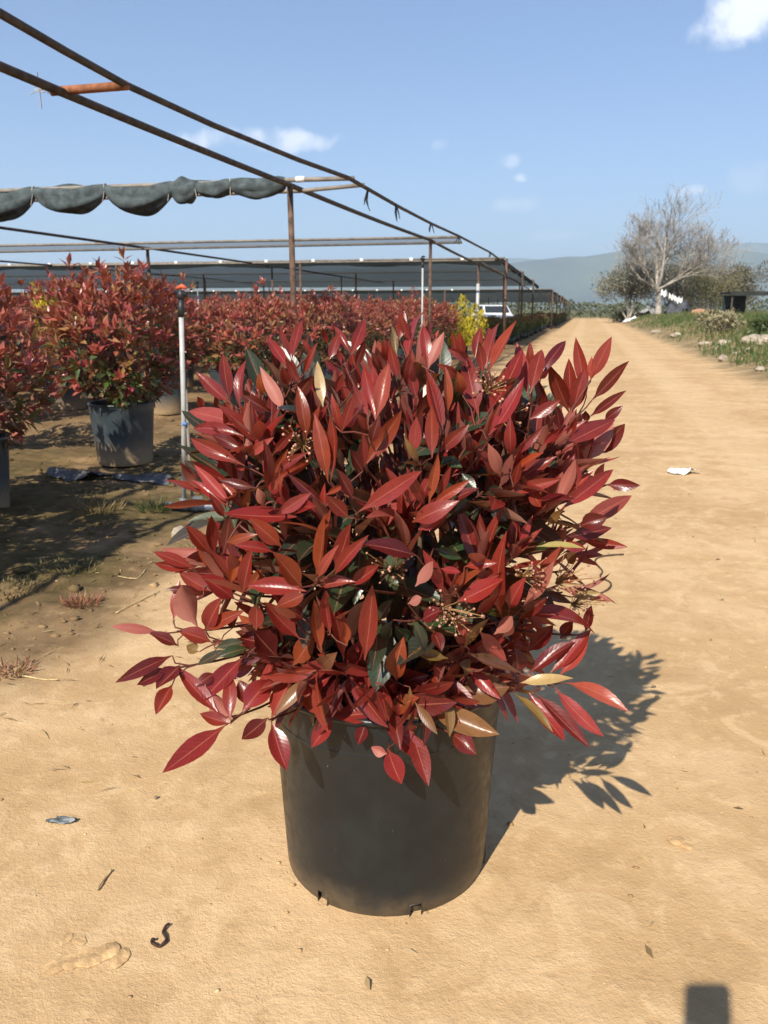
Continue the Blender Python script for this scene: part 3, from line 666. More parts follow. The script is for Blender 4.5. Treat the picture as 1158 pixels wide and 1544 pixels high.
def stem_mesh(seed, h0=.38, h1=.95):
    q = random.Random(seed); m = MB()
    for i in range(6):
        th = i*1.05+q.random(); m.tube([(.02*math.cos(th), .02*math.sin(th), h0), (.08*math.cos(th), .08*math.sin(th), (h0+h1)/2), (.2*math.cos(th), .2*math.sin(th), h1)], [.012, .009, .005], 5, False)
    return m.mesh('stems', True)
def copy_tree(o, parent=None):
    c = o.copy(); col.objects.link(c)
    if parent is not None: c.parent = parent
    for ch in o.children: copy_tree(ch, c)
    return c
protos = []
for i, (wh, w, z1) in enumerate(((430, .45, 1.38), (330, .47, 1.34), (330, .43, 1.26), (330, .50, 1.40))):
    e = empty('potted_shrub', (0, 0, 0), 'x', 'potted shrub')
    pot_parts(e, M_pot_dusty, (), n=28, h=.45, r0=.2, r1=.235)
    link('stems', stem_mesh(i), M_wood, e); f = link('foliage', red_crown(40+i, wh, w, .43, z1), M_leaf_far, e); f['kind'] = 'stuff'
    protos.append(e)
used = [False]*len(protos)
def place_shrub(i, x, y, label, group=None, s=1.0, rz=None):
    o = protos[i] if not used[i] else copy_tree(protos[i]); used[i] = True
    o.location = (x, y, hz(x, y)-.004); o.rotation_euler = (0, 0, rng.uniform(0, 6.28) if rz is None else rz); o.scale = (s, s, s)
    o['label'] = label
    if group: o['group'] = group
    elif 'group' in o: del o['group']
    return o
A_ = at_z(190, 700); B_ = at_z(-38, 770)
place_shrub(0, A_.x, A_.y, 'red-leaved shrub in dusty grey pot beside the nearest sprinkler riser', s=1.05)
place_shrub(1, B_.x, B_.y, 'red-leaved shrub with its dark pot in shade at the near end of the rows', s=1.0)
place_shrub(2, -4.62, 8.5, 'red-leaved shrub in grey pot directly behind the sprinkler riser', s=1.12)
place_shrub(3, -6.25, 9.0, 'red-leaved shrub in shaded pot across the bare lane behind the dusty grey pot', s=1.1)
GR = 'red-leaved shrubs in the massed rows'; LB = 'red-leaved potted shrub in the massed rows under the open pipe frame'
spots = [(-6.3, 7.55), (-6.3, 4.6), (-5.05, 5.85), (-3.6, 9.0), (-2.95, 2.62), (-3.75, 2.95), (-5.9, 10.6), (-4.65, 10.3), (-3.5, 11.0)]
yy = 12.2
while yy < 24.5:
    xx = -3.7+rng.uniform(-.1, .1)
    lim = -(6.0+yy*.62)
    while xx > lim:
        spots.append((xx+rng.uniform(-.15, .15), yy+rng.uniform(-.2, .2))); xx -= 1.35
    yy += 1.55
xx = -7.7
for yy in (8.0, 9.5, 11.0): 
    for xx in (-7.7, -9.1): spots.append((xx+rng.uniform(-.1, .1), yy+rng.uniform(-.1, .1)))
for j, (x, y) in enumerate(spots): place_shrub(1+j % 3, x, y, LB, GR, rng.uniform(.93, 1.1))

# rows of smaller green pot plants beneath the far canopies
def small_green(seed, c1, c2, w=.34, z0=.28, z1=.95, n=900):
    q = np.random.default_rng(seed); th = q.uniform(0, 6.283, n); u = q.uniform(-1, 1, n); rr = np.sqrt(1-u*u); s = q.uniform(.45, 1.05, n)
    v = np.stack([np.cos(th)*rr, np.sin(th)*rr, u], 1); B = np.array((0, 0, (z0+z1)/2))+v*np.array((w, w, (z1-z0)/2))*s[:, None]
    D = v+q.normal(0, .5, (n, 3))+np.array((0, 0, .5)); N = q.normal(0, .5, (n, 3))+np.array((0, 0, 1))
    L = q.uniform(.07, .13, n); C = np.array(c1)*(1-q.random((n, 1)))+np.array(c2)*q.random((n, 1)); t = sstep(.2, .9, u)[:, None]*q.random((n, 1))
    C = C*(1-t)+np.array((.22, .07, .03))*t
    V, F, C = leaf_soup(B, D, N, L, L*.4, C); return npmesh('foliage', V, F, C=C, smooth=False)
gp = []
for i, (a, b) in enumerate((((.05, .085, .025), (.10, .12, .035)), ((.07, .09, .03), (.14, .12, .04)))):
    e = empty('pot_plant', (0, 0, 0), 'small green bushy plant in black pot in the rows beneath the far shade canopies', 'pot plant', 'green pot plants beneath the far canopies')
    m = MB(); m.lathe([(0, .005), (.15, .005), (.18, .32), (.165, .32), (.14, .27), (0, .27)], 16); m.build('pot', M_pot, e, True)
    f = link('foliage', small_green(70+i, a, b), M_green, e); f['kind'] = 'stuff'; gp.append(e)
first = [True, True]; yy = 29.5; j = 0
while yy < 92:
    for xx in ((-2.55, -3.5, -4.5, -5.6, -6.8) if yy < 60 else (-2.3, -3.3, -4.4)):
        if 46 < yy < 52.5 and xx < -4: continue
        i = j % 2; o = gp[i] if first[i] else copy_tree(gp[i]); first[i] = False; j += 1
        x = xx+rng.uniform(-.12, .12); y = yy+rng.uniform(-.2, .2); s = rng.uniform(.76, .92); o.location = (x, y, hz(x, y)-.004); o.rotation_euler = (0, 0, rng.uniform(0, 6.3)); o.scale = (s, s, s)
    yy += 1.3 if yy < 50 else 2.2
# golden conifers and a blossom shrub among the rows
def spire_mesh(seed, h, w, c1, c2, tips=5):
    q = np.random.default_rng(seed); n = 2600; B = []; 
    cent = [(q.uniform(-.5, .5)*w, q.uniform(-.5, .5)*w, h*q.uniform(.62, 1)) for _ in range(tips)]
    pick = q.integers(0, tips, n); t = q.random(n)**1.3; cx = np.array([c[0] for c in cent])[pick]; cy = np.array([c[1] for c in cent])[pick]; ch = np.array([c[2] for c in cent])[pick]
    rad = w*.55*(1-t)**.8*np.sqrt(q.random(n))+.015; th = q.uniform(0, 6.283, n)
    B = np.stack([cx*(.35+.65*t)+rad*np.cos(th), cy*(.35+.65*t)+rad*np.sin(th), .22+t*(ch-.22)], 1)
    D = np.stack([np.cos(th)*.5, np.sin(th)*.5, np.ones(n)], 1)+q.normal(0, .25, (n, 3)); N = np.stack([np.cos(th), np.sin(th), np.zeros(n)], 1)+q.normal(0, .3, (n, 3))
    L = q.uniform(.05, .11, n); k_ = q.random((n, 1)); V, F, C = leaf_soup(B, D, N, L, L*.35, np.array(c1)*k_+np.array(c2)*(1-k_))
    return npmesh('foliage', V, F, C=C, smooth=False)
def spire(x, y, h, w, c1, c2, label, cat, seed, mat):
    e = empty('golden_shrub' if mat is M_yellow else 'blossom_shrub', (x, y, hz(x, y)-.004), label, cat)
    m = MB(); m.lathe([(0, .005), (.15, .005), (.19, .30), (.175, .30), (.15, .25), (0, .25)], 20); m.build('pot', M_pot, e, True)
    m = MB(); m.tube([(0, 0, .2), (.01, 0, h*.7)], [.015, .006], 6, False); m.build('stem', M_wood, e)
    f = link('foliage', spire_mesh(seed, h, w, c1, c2), mat, e); f['kind'] = 'stuff'
p = at_y(697, 470, 22.5); spire(p.x, p.y, 1.60, 1.05, (.62, .50, .04), (.42, .34, .03), 'bright golden upright shrub at the road end of the red rows', 'shrub', 5, M_yellow)
p = at_y(652, 470, 24.0); spire(p.x, p.y, 1.62, .5, (.34, .20, .06), (.20, .14, .04), 'tall amber-tinged bushy shrub next to the golden upright one', 'shrub', 6, M_yellow)
p = at_y(72, 470, 10.6); spire(p.x, p.y, 1.62, .34, (.66, .52, .03), (.5, .4, .03), 'yellow flowering shrub behind the far end of the red rows', 'shrub', 7, M_yellow)
p = at_y(560, 468, 26.0); spire(p.x, p.y, 1.34, .5, (.80, .76, .62), (.62, .58, .42), 'cream-white blossoming shrub among the rear red rows', 'shrub', 8, M_green)

# ------------------------------------------------------------------ pipe frame over the near rows
FH = 2.6
P1 = at_z(437, 279, FH); P2 = at_z(649, 362, FH); P3 = Vector((P2.x, P2.y+(P2.y-P1.y), 2.50))
XR, XO = P1.x, at_z(525, 268, FH+.02).x
frame = empty('pipe_frame', (P1.x, P1.y, 0), 'rusty steel pipe frame with double edge rail over the red shrub rows', 'pipe frame')
fo_ = Vector((P1.x, P1.y, 0))
def fpart(name, pts, r, mat, n=8):
    m = MB(); m.tube([Vector(p)-fo_ for p in pts], r, n); return m.build(name, mat, frame, True)
def sagline(a, b, n, sag):
    a = Vector(a); b = Vector(b); return [a.lerp(b, i/n)-Vector((0, 0, sag*math.sin(math.pi*i/n))) for i in range(n+1)]
SP = P2.y-P1.y
XR2 = P2.x
e0 = at_z(0, 100, FH)
fpart('edge_rail', [(e0.x+.03, -6, FH), (e0.x+.02, P1.y-SP, FH), tuple(e0)]+sagline(e0, (XR, P1.y, FH), 6, .01)[1:]+sagline((XR, P1.y, FH), (XR2, P2.y, FH), 6, .02)[1:]+sagline((XR2, P2.y, FH), (P3.x, P3.y, 2.52), 6, .02)[1:]+[(P3.x, 42, 2.45)], .030, M_dark_steel, 10)
orp = [at_z(px, py, FH+.02) for px, py in ((0, 20), (100, 78), (190, 128), (320, 188), (450, 241), (525, 268), (600, 311), (650, 337), (692, 356), (738, 380))]
fpart('outer_rail', [(orp[0].x, -6, FH+.02), (orp[0].x, 1.0, FH+.02)]+[tuple(p) for p in orp]+[(XO, 42, 2.45)], .024, M_dark_steel, 8)
def post(x, y, top, mat, r=.033, name='post'):
    return fpart(name, [(x, y, hz(x, y)-.02), (x+.01, y, top*.5), (x, y, top)], r, mat, 10)
post(XR, P1.y-SP, FH, M_rust); post(XR, P1.y, FH-.01, M_rust, .036); post(XR2, P2.y, FH-.01, M_rust, .034)
pp = post(P3.x, P3.y, 2.5, M_rust, .034)
m = MB(); m.tube([Vector((P3.x, P3.y, .02))-fo_, Vector((P3.x, P3.y, 1.95))-fo_], .05, 10); m.build('grey_sleeve', M_pvc, pp, True)
for y in (P3.y+SP, P3.y+2*SP): post(P3.x, y, 2.45, M_rust)
R2x = -10.0; R3x = -16.4
q2 = at_z(222, 374, FH); q3 = at_z(163, 407, FH)
for xr, y0, mt in ((q2.x, q2.y, M_dark_steel), (q3.x, q3.y, M_dark_steel)):
    fpart('inner_rail', [(xr, -4, FH), (xr, y0-SP, FH), (xr, y0, FH), (xr, y0+SP, FH-.02), (xr, 42, FH-.1)], .028, mt)
    for kq in (-2, -1, 0, 1, 2):
        if y0+kq*SP > 0: post(xr, y0+kq*SP, FH-.01, M_rust, .04 if kq == 0 else .03)
# cross bars
fpart('cross_bar', [tuple(at_z(78, 138, FH+.02)), tuple(at_z(192, 129, FH+.01))], .029, M_rust2)
fpart('cross_bar', [(-17, P1.y, FH+.06), (XR, P1.y, FH+.055), (XO, P1.y+.02, FH+.05)], .026, M_pale_tube)
fpart('cross_bar', [(-17, P1.y+.35, FH-.02), (XR, P1.y+.35, FH-.02), (XO+.02, P1.y+.4, FH+.03)], .024, M_pale_tube)
fpart('cross_bar', [(-17, P1.y-SP, FH+.06), (XO, P1.y-SP, FH+.05)], .026, M_pale_tube)
fpart('cross_bar', [(-24, P2.y, FH+.08), (XO, P2.y, FH+.05)], .028, M_pale_tube)
fpart('cross_bar', [(-24, P2.y+.5, FH-.06), (XO, P2.y+.5, FH-.02)], .026, M_pale_tube)
fpart('cross_bar', [(-30, P3.y-1.0, FH+.02), (XO, P3.y-1.0, FH-.03)], .026, M_pale_tube)
# hanging ties on the outer rail
for (px, py, d) in ((555, 287, .22), (597, 310, .20), (650, 337, .16), (692, 357, .14), (738, 380, .14)):
    p = at_z(px, py, FH-.02 if px > 600 else FH); m = MB()
    for s in range(3):
        dx = rng.uniform(-.05, .05); m.tube([Vector((p.x, p.y, p.z+.02))-fo_, Vector((p.x+dx, p.y, p.z-d*.5))-fo_, Vector((p.x+dx*rng.uniform(-1, 2), p.y+.02, p.z-d*rng.uniform(.7, 1.1)))-fo_], [.012, .008, .005], 4)
    m.build('tie', M_black, frame)
p = at_z(66, 130, FH); m = MB()
for s in range(5):
    q = Vector((p.x+rng.uniform(-.03, .03), p.y+rng.uniform(-.04, .04), FH))-fo_; pts = [q+Vector((.035*math.cos(t+s), rng.uniform(-.01, .01), .035*math.sin(t+s))) for t in (0, 1.2, 2.4, 3.6, 4.8, 6.2)]; m.tube(pts+[q+Vector((rng.uniform(-.1, .1), rng.uniform(-.1, .1), rng.uniform(-.12, .12)))], .003, 4)
m.build('tie', M_string, frame)
p = at_z(455, 271, FH+.06); m = MB(); m.tube([Vector((p.x-.05, P1.y, FH+.058))-fo_, Vector((p.x+.05, P1.y, FH+.058))-fo_], [.036, .033], 8); m.build('tie', M_white, frame, True)

def furled_net(name, label, xs_swag, y, z, seed):
    """a shade net rolled up and tied to a cross bar: fat drooping bundles between the ties"""
    q = random.Random(seed); x0 = xs_swag[0][0]; e = empty(name, (x0, y, z), label, 'shade net'); o0 = Vector((x0, y, z)); V = []; F = []; NA = 22
    for (xa, xb, rad, drop) in xs_swag:
        n = 26; b0 = len(V); ph = [q.uniform(0, 6.28) for _ in range(5)]
        for i in range(n+1):
            s = i/n; f = math.sin(math.pi*s)**.55; x = xa+(xb-xa)*s; r = .062+rad*.72*f; dz = -drop*math.sin(math.pi*(s**.9))+.005
            for kq in range(NA):
                a = 6.283*kq/NA; rr = r*(1+.16*math.sin(a*5+ph[0]+s*2.5)*f+.10*math.sin(a*9+ph[1]-s*4)*f+.07*math.sin(a*3+s*9+ph[2]))
                V.append(Vector((x, y+rr*.75*math.cos(a), z+dz-rad*f*.42+rr*math.sin(a)+.006*math.sin(s*11+ph[3])*f))-o0)
        for i in range(n):
            for kq in range(NA):
                F.append((b0+i*NA+kq, b0+i*NA+(kq+1) % NA, b0+(i+1)*NA+(kq+1) % NA, b0+(i+1)*NA+kq))
    m = MB(); m.add(V, F); m.build('net_roll', M_net_roll, e, True)
    for (xa, xb, rad, drop) in xs_swag:
        m = MB(); m.tube([Vector((xa-.01, y+.045*math.cos(t), z+.02+.06*math.sin(t)))-o0 for t in np.linspace(0, 6.28, 10)], .006, 4); m.tube([Vector((xa, y-.05, z-.02))-o0, Vector((xa+q.uniform(-.04, .04), y-.06, z-.16))-o0], .004, 4)
        m.build('tie', M_string, e)
def xb(px): return at_z(px, 285, FH).x + (0)
def xat(px):                      # x on the cross bar line at P1 under a photograph column
    r = ray(px, 285); return r.x*(P1.y/r.y)
sw = [(xat(-190), xat(-70), .12, .05), (xat(-70), xat(52), .15, .10), (xat(52), xat(160), .125, .06), (xat(160), xat(262), .13, .08), (xat(258), xat(298), .10, .02), (xat(296), xat(352), .045, .02), (xat(350), xat(430), .06, .03)]
furled_net('furled_shade_net', 'grey-green shade net rolled up in swags along the nearest cross bar in view', sw, P1.y, FH+.02, 3)
sw2 = [(-6.2+i*.95, -6.2+(i+1)*.95, .13+.03*(i % 2), .10) for i in range(3)]
furled_net('furled_shade_net', 'grey-green shade net rolled up on the bar beside the photographer', sw2, P1.y-SP, FH+.02, 4)
# a thin rolled strip of net between the two bars further back
m = MB(); n = 40; V = []
for i in range(n+1):
    x = -24+(XO+24)*i/n
    for zz, yy in ((FH+.07, P2.y), (FH+.0+.02*math.sin(i*1.7), P2.y+.25), (FH-.05, P2.y+.5)): V.append((x, yy, zz))
m.add(V, [(i*3+j, (i+1)*3+j, (i+1)*3+j+1, i*3+j+1) for i in range(n) for j in (0, 1)])
put(m.build('folded_shade_net', M_net_thin, None, True), 'thin pale net strip folded between two cross bars of the pipe frame', 'shade net')

# ------------------------------------------------------------------ far shade canopies
def canopy(label, y0, y1, x0, x1, z0, z1, step, seed):
    e = empty('shade_canopy', (x1, y0, 0), label, 'shade canopy'); o0 = Vector((x1, y0, 0)); q = random.Random(seed)
    nx, ny = 70, 36; X = np.linspace(x0, x1, nx); Y = np.linspace(y0, y1, ny); XX, YY = np.meshgrid(X, Y); T = (YY-y0)/(y1-y0)
    bay = np.abs(np.sin((YY-y0)/step*math.pi)); Z = z0+(z1-z0)*T-.10*bay*np.abs(np.sin((XX-x1)/6.6*math.pi))+.05*fbm(XX*.6, YY*.6, 3, seed)
    V = np.stack([XX-x1, YY-y0, Z], -1).reshape(-1, 3); i = np.arange(nx*ny).reshape(ny, nx); F = np.stack([i[:-1, :-1], i[:-1, 1:], i[1:, 1:], i[1:, :-1]], -1).reshape(-1, 4)
    link('net_roof', npmesh('net_roof', V, F), M_net_dark, e)
    # hanging front hem and road-side hem, gathered
    for name, line in (('front_hem', [(x, y0, z0+.0) for x in np.linspace(x0, x1, 90)]), ('side_hem', [(x1, y, z0+(z1-z0)*(y-y0)/(y1-y0)) for y in np.linspace(y0, y1, 60)])):
        V = []; n = len(line)
        for j, (x, y, z) in enumerate(line):
            d = .10+.07*abs(math.sin(j*.37))+q.uniform(0, .03)
            w = .05*math.sin(j*1.3)
            V += [(x-x1, y-y0, z+.03), (x-x1+(w if name == 'side_hem' else 0), y-y0+(w if name == 'front_hem' else 0), z-d*.5), (x-x1, y-y0, z-d)]
        m = MB(); m.add(V, [(a*3+b, (a+1)*3+b, (a+1)*3+b+1, a*3+b+1) for a in range(n-1) for b in (0, 1)]); m.build(name, M_net_dark2, e, True)
    y = y0
    while y <= y1+.1:
        for x in np.arange(x1+.15, x0, -6.6):
            zz = z0+(z1-z0)*(y-y0)/(y1-y0); m = MB(); m.tube([(x-x1, y-y0, hz(x, y)-.02), (x-x1, y-y0, zz)], .04, 8); m.build('post', M_rust if (y+x) % 3 > 1 else M_dark_steel, e, True)
            if abs(x-x1) < 1:
                m = MB(); m.tube([(x-x1-.9, y-y0, zz-.02), (x-x1, y-y0, zz-.5)], .018, 6); m.build('brace', M_dark_steel, e)
        zz = z0+(z1-z0)*(y-y0)/(y1-y0); m = MB(); m.tube([(x0-x1, y-y0, zz+.02), (.1, y-y0, zz+.02)], .03, 6); m.build('cross_bar', M_pale_tube, e, True)
        for x in np.arange(x1-1.2, x0 if y == y0 else x1, -1.6):
            m = MB(); m.box((x-x1, y-y0-.03, zz+.03), (.10, .03, .08)); m.build('clip', M_white, e)
        y += step
canopy('dark shade net canopy that starts where the open pipe frame ends', 26.0, 46.0, -42, -2.60, 2.68, 2.40, 6.7, 5)
canopy('lower dark shade net canopy farther up the road', 52.0, 108.0, -60, -2.2, 2.34, 2.05, 8.0, 6)

# ------------------------------------------------------------------ sprinkler risers and irrigation
def riser(px, py, top_py, label, detail, Y=None, dx=0):
    b = at_z(px, py) if Y is None else at_y(px, 600, Y); b.z = hz(b.x, b.y)
    e = empty('sprinkler_riser', (b.x, b.y, b.z), label, 'sprinkler'); e.rotation_euler = (0, .055 if detail else .01, 0)
    r = ray(px-4, top_py); H = CAMH+r.z*(math.hypot(b.x, b.y)/math.hypot(r.x, r.y))-b.z
    m = MB(); m.tube([(0, 0, .02), (.004, 0, H*.5), (-.006, 0, H-.16)], .0145, 12); p = m.build('pipe', M_pvc, e, True)
    if detail:
        m = MB(); m.tube([(.01, 0, H*.40), (.01, 0, H*.40+.02)], .0168, 12); m.build('tape_band', M_blue, p, True)
        m = MB(); m.tube([(.055, .02, 0.0), (.03, .015, H*.28), (.012, .012, H*.56)], [.011, .011, .010], 6); m.build('stake', M_pale_tube, e, True)
    m = MB(); m.tube([(-.006, 0, H-.17), (-.006, 0, H-.13), (-.006, 0, H-.07)], [.019, .021, .017], 10); m.build('coupling', M_black, e, True)
    m = MB(); m.tube([(-.006, 0, H-.075), (-.006, 0, H-.06), (-.006, 0, H-.02)], [.016, .026, .022], 10); m.tube([(-.05, 0, H-.03), (-.006, 0, H-.035), (.035, 0, H-.045)], [.010, .016, .012], 8); h = m.build('sprinkler_head', M_black, e, True)
    m = MB(); m.tube([(-.032, 0, H-.012), (.0, 0, H+.004), (.028, 0, H-.008)], [.010, .014, .010], 8); m.build('cap', M_orange if detail else M_black, h, True)
    return b
rb = riser(277, 766, 432, 'pale grey sprinkler riser with orange cap and blue tape band', True)
riser(634, 0, 387, 'tall grey sprinkler riser with plain black head near the road', False, Y=13.2)
riser(306, 0, 424, 'slim grey sprinkler riser standing far back among the red shrubs', False, Y=19)
e = empty('irrigation_pipe', (rb.x, rb.y, rb.z), 'grey plastic irrigation pipe with valve lying at the foot of the riser', 'pipe')
m = MB(); m.tube([(-.13, .01, .035), (.0, 0, .035)], .019, 10); m.build('pipe_run', M_pvc_dark, e, True)
m = MB(); m.tube([(-.035, 0, .035), (-.03, 0, .035), (.03, 0, .035), (.035, 0, .035)], [.018, .026, .026, .018], 12); m.tube([(0, 0, .03), (0, 0, .085)], .022, 12); m.build('tee', M_pvc_dark, e, True)
m = MB(); m.tube([(.03, 0, .035), (.06, 0, .035), (.065, 0, .035), (.10, 0, .035), (.105, 0, .035), (.15, -.005, .035)], [.021, .021, .030, .030, .022, .022], 12); v = m.build('valve', M_pvc_dark, e, True)
m = MB(); m.tube([(.085, 0, .04), (.092, -.01, .085)], .010, 8); m.box((.10, -.012, .095), (.07, .02, .014), .3); m.build('valve_handle', M_pvc_dark, v)
m = MB(); m.tube([(.15, -.005, .035), (.42, -.02, .03), (.9, -.08, .028)], .018, 10); m.build('white_pipe', M_white, e, True)
p = at_z(318, 597); m = MB(); m.tube([(-3.6, 9.0, .28), (-3.0, 9.05, .28), (-2.4, 9.1, .27)], .012, 8)
for x in (-3.55, -2.45): m.tube([(x, 9.05, -.02), (x, 9.05, .30)], .010, 6)
put(m.build('irrigation_pipe', M_pvc, None, True), 'thin white pipe carried above the soil behind the red shrub', 'pipe')

# ------------------------------------------------------------------ things lying on the ground
def crumple(name, c, sx, sy, h, seed, mat, label, cat, n=14, rz=0):
    X, Y = np.meshgrid(np.linspace(-1, 1, n), np.linspace(-1, 1, n)); R_ = np.sqrt(X*X+Y*Y); edge = .75+.5*fbm(np.arctan2(Y, X)*1.4+9, R_*0+seed, 3, seed)
    k_ = np.minimum(1, edge/np.maximum(R_, .01)); X = X*k_; Y = Y*k_
    Z = h*np.clip(.55+1.9*fbm(X*2.2+seed, Y*2.2, 4, seed), 0.03, 1.2)*sstep(1.05, .5, np.sqrt(X*X+Y*Y))
    wx = c[0]+X*sx*math.cos(rz)-Y*sy*math.sin(rz); wy = c[1]+X*sx*math.sin(rz)+Y*sy*math.cos(rz)
    V = np.stack([X*sx*math.cos(rz)-Y*sy*math.sin(rz), X*sx*math.sin(rz)+Y*sy*math.cos(rz), Z+height(wx, wy)+.003], -1).reshape(-1, 3); i = np.arange(n*n).reshape(n, n)
    F = np.stack([i[:-1, :-1], i[:-1, 1:], i[1:, 1:], i[1:, :-1]], -1).reshape(-1, 4)
    o = link(name, npmesh(name, V, F, smooth=False), mat); o.location = (c[0], c[1], 0); put(o, label, cat)
    md = o.modifiers.new('thickness', 'SOLIDIFY'); md.thickness = .0015; return o
c = at_z(1028, 714); crumple('paper_scrap', c, .15, .10, .05, 3, M_white, 'crumpled pale paper scrap lying on the open dirt road', 'paper')
c = at_z(95, 1241); crumple('plastic_scrap', c, .050, .016, .012, 8, M_blue_plastic, 'torn blue-grey plastic film half buried in the near dirt', 'plastic scrap', rz=.25)
c = at_z(120, 724); crumple('plastic_sheet', c, .46, .12, .06, 12, M_sheet, 'dusty black plastic sheet strip with pale sheen beside the grey pot', 'plastic sheet', n=20, rz=-.3)
c = at_z(215, 728); crumple('plastic_sheet', c, .30, .13, .06, 17, M_sheet, 'dusty black plastic sheet patch between grey pot and riser', 'plastic sheet', n=20, rz=.1)
def rock(c, r, sq, seed, label, mat=None, group=None, name='rock', sink=.25, n=10):
    V = []; q = random.Random(seed); F = []; nl = 8; off = q.uniform(0, 50)
    for i in range(nl+1):
        ph = math.pi*i/nl
        for j in range(n):
            th = 6.283*j/n; d = Vector((math.sin(ph)*math.cos(th), math.sin(ph)*math.sin(th), math.cos(ph)))
            s = 1+.9*float(fbm(np.array([d.x*1.6+off]), np.array([d.y*1.6+d.z*1.3+off]), 3, seed)[0]); V.append((d.x*r*s*sq[0], d.y*r*s*sq[1], d.z*r*s*sq[2]))
    for i in range(nl):
        for j in range(n): F.append((i*n+j, (i+1)*n+j, (i+1)*n+(j+1) % n, i*n+(j+1) % n))
    m = MB(); m.add(V, F); o = m.build(name, mat or M_rock, None, False, (c[0], c[1], hz(c[0], c[1])+r*sq[2]*(1-2*sink))); o.rotation_euler = (0, 0, q.uniform(0, 6)); put(o, label, 'rock', group); return o
c = at_z(274, 812); rock(c, .055, (1.2, .9, .8), 5, 'white stone on the soil just below the irrigation pipe')
RG = 'pale limestone rocks along the grassy verge'
for j, (px, py, r_) in enumerate(((1093, 521, .30), (1136, 519, .34), (1090, 545, .17), (1063, 521, .22), (1130, 530, .14), (1152, 519, .30), (1020, 508, .30), (990, 502, .22), (1075, 528, .12), (1110, 534, .10), (1146, 560, .12))):
    # the bank lifts the ground a little: walk along the view ray until it meets the ground
    r = ray(px, py); t = 8.0
    while t < 60 and CAMH+r.z*t > hz(r.x*t, r.y*t): t += .1
    rock((r.x*t, r.y*t), r_*.68, (1.3+.5*(j % 2), .9, .55+.1*(j % 3)), 30+j, 'pale limestone rock half sunk in the grassy verge', group=RG)
def spline(P, k_=5):
    out = []
    for i in range(len(P)-1):
        a, b, c, d = P[max(i-1, 0)], P[i], P[i+1], P[min(i+2, len(P)-1)]
        for j in range(k_):
            t = j/k_; out.append(.5*((2*b)+(c-a)*t+(2*a-5*b+4*c-d)*t*t+(3*b-a-3*c+d)*t**3))
    return out+[P[-1]]
def wire(name, pix, r, mat, label, cat, lift=.004):
    m = MB(); P = spline([at_z(*q) for q in pix]); m.tube([(p.x, p.y, hz(p.x, p.y)+lift+.002*math.sin(i*.7)) for i, p in enumerate(P)], r, 6); return put(m.build(name, mat, None, True), label, cat)
M_darkbits = simple('dark_bits', (.05, .025, .018), .8, .2, .3, 30)
wire('dried_stalk', ((255, 1397), (248, 1404), (246, 1411), (251, 1418), (249, 1425), (240, 1430), (231, 1428), (229, 1422), (233, 1421)), .0027, M_darkbits, 'curled dark dried stalk on the near dirt', 'twig', .006)
wire('loose_wire', ((940, 838), (905, 841), (897, 850), (908, 862), (905, 872), (920, 880), (918, 890), (902, 897)), .004, M_wood, 'thin wavy wire lying on the road beside the red shrub', 'wire', .006)
for j, pts in enumerate((((22, 1022), (55, 1026), (88, 1028)), ((175, 925), (215, 905), (240, 893)), ((178, 868), (205, 872), (220, 860)), ((147, 1345), (158, 1328), (168, 1315)))):
    wire('straw', pts, .0024, M_straw, 'dry pale straw stalk lying on the dirt at the soil edge', 'straw', .005)['group'] = 'straw stalks on the dirt'
# low clods, crust flakes and a dry tuft
for j, (px, py, r_) in enumerate(((106, 1452, .020), (132, 1446, .024), (160, 1438, .022), (182, 1446, .016), (88, 1458, .018), (100, 1418, .012), (122, 1420, .010))):
    c = at_z(px, py); rock(c, r_, (1.5, 1.0, .20), 60+j, 'flat crust of trodden tan earth near the curled stalk', M_clod, 'flat crusts of trodden earth', 'earth_crust', .30)
for j, (px, py, r_) in enumerate(((1020, 1270, .016), (1032, 1276, .014))):
    c = at_z(px, py); rock(c, r_, (1.5, 1.0, .4), 80+j, 'pale earth flake on the road right of the shadow', M_clod, 'pale earth flakes by the shadow', 'earth_flake', .3)
# leaf litter and crumbs: nobody could count these
V = []; F = []; q = np.random.default_rng(5); N = 2300
th = q.uniform(0, 6.28, N); x = q.uniform(-3.4, 2.4, N); y = .8+q.random(N)**1.6*7.0; s = q.lognormal(-6.15, .5, N); s = np.clip(s, .0012, .010); z = height(x, y)
ico = np.array(_ico_v); off = q.uniform(.6, 1.3, (N, 12, 1)); V = ico[None]*off*s[:, None, None]*np.array((1.2, .9, .55)); V = V+np.stack([x, y, z+s*.25], 1)[:, None]
F = (np.arange(N)[:, None, None]*12+np.array(_ico_f)[None]).reshape(-1, 3)
m = Mat('crumbs'); m.set(Base_Color=m.mix(m.ramp(m.noise(m.pos(), 9, 2), .40, .62), (.30, .19, .09), (.58, .41, .23)), Roughness=.95, Specular_IOR_Level=.1)
put(link('earth_crumbs', npmesh('earth_crumbs', V.reshape(-1, 3), F, smooth=False), m.m), 'small tan earth crumbs and grit scattered over the road surface', 'crumbs', kind='stuff')
def bits(name, N, xr, yr, lmin, lmax, w, mat, label, cat, seed, tilt=.15):
    q = np.random.default_rng(seed); x = q.uniform(*xr, N); y = q.uniform(*yr, N); th = q.uniform(0, 6.28, N); L = q.uniform(lmin, lmax, N); z = height(x, y)+.004
    D = np.stack([np.cos(th), np.sin(th), q.uniform(0, tilt, N)], 1); NN = np.tile((0, 0, 1.), (N, 1))+q.normal(0, .4, (N, 3)); k_ = q.random((N, 1))
    V, F, C = leaf_soup(np.stack([x, y, z], 1), D, NN, L, np.full(N, w)*q.uniform(.6, 1.3, N), k_*np.array((.48, .35, .18))+(1-k_)*np.array((.16, .10, .05)))
    put(link(name, npmesh(name, V, F, C=C, smooth=False), mat), label, cat, kind='stuff')
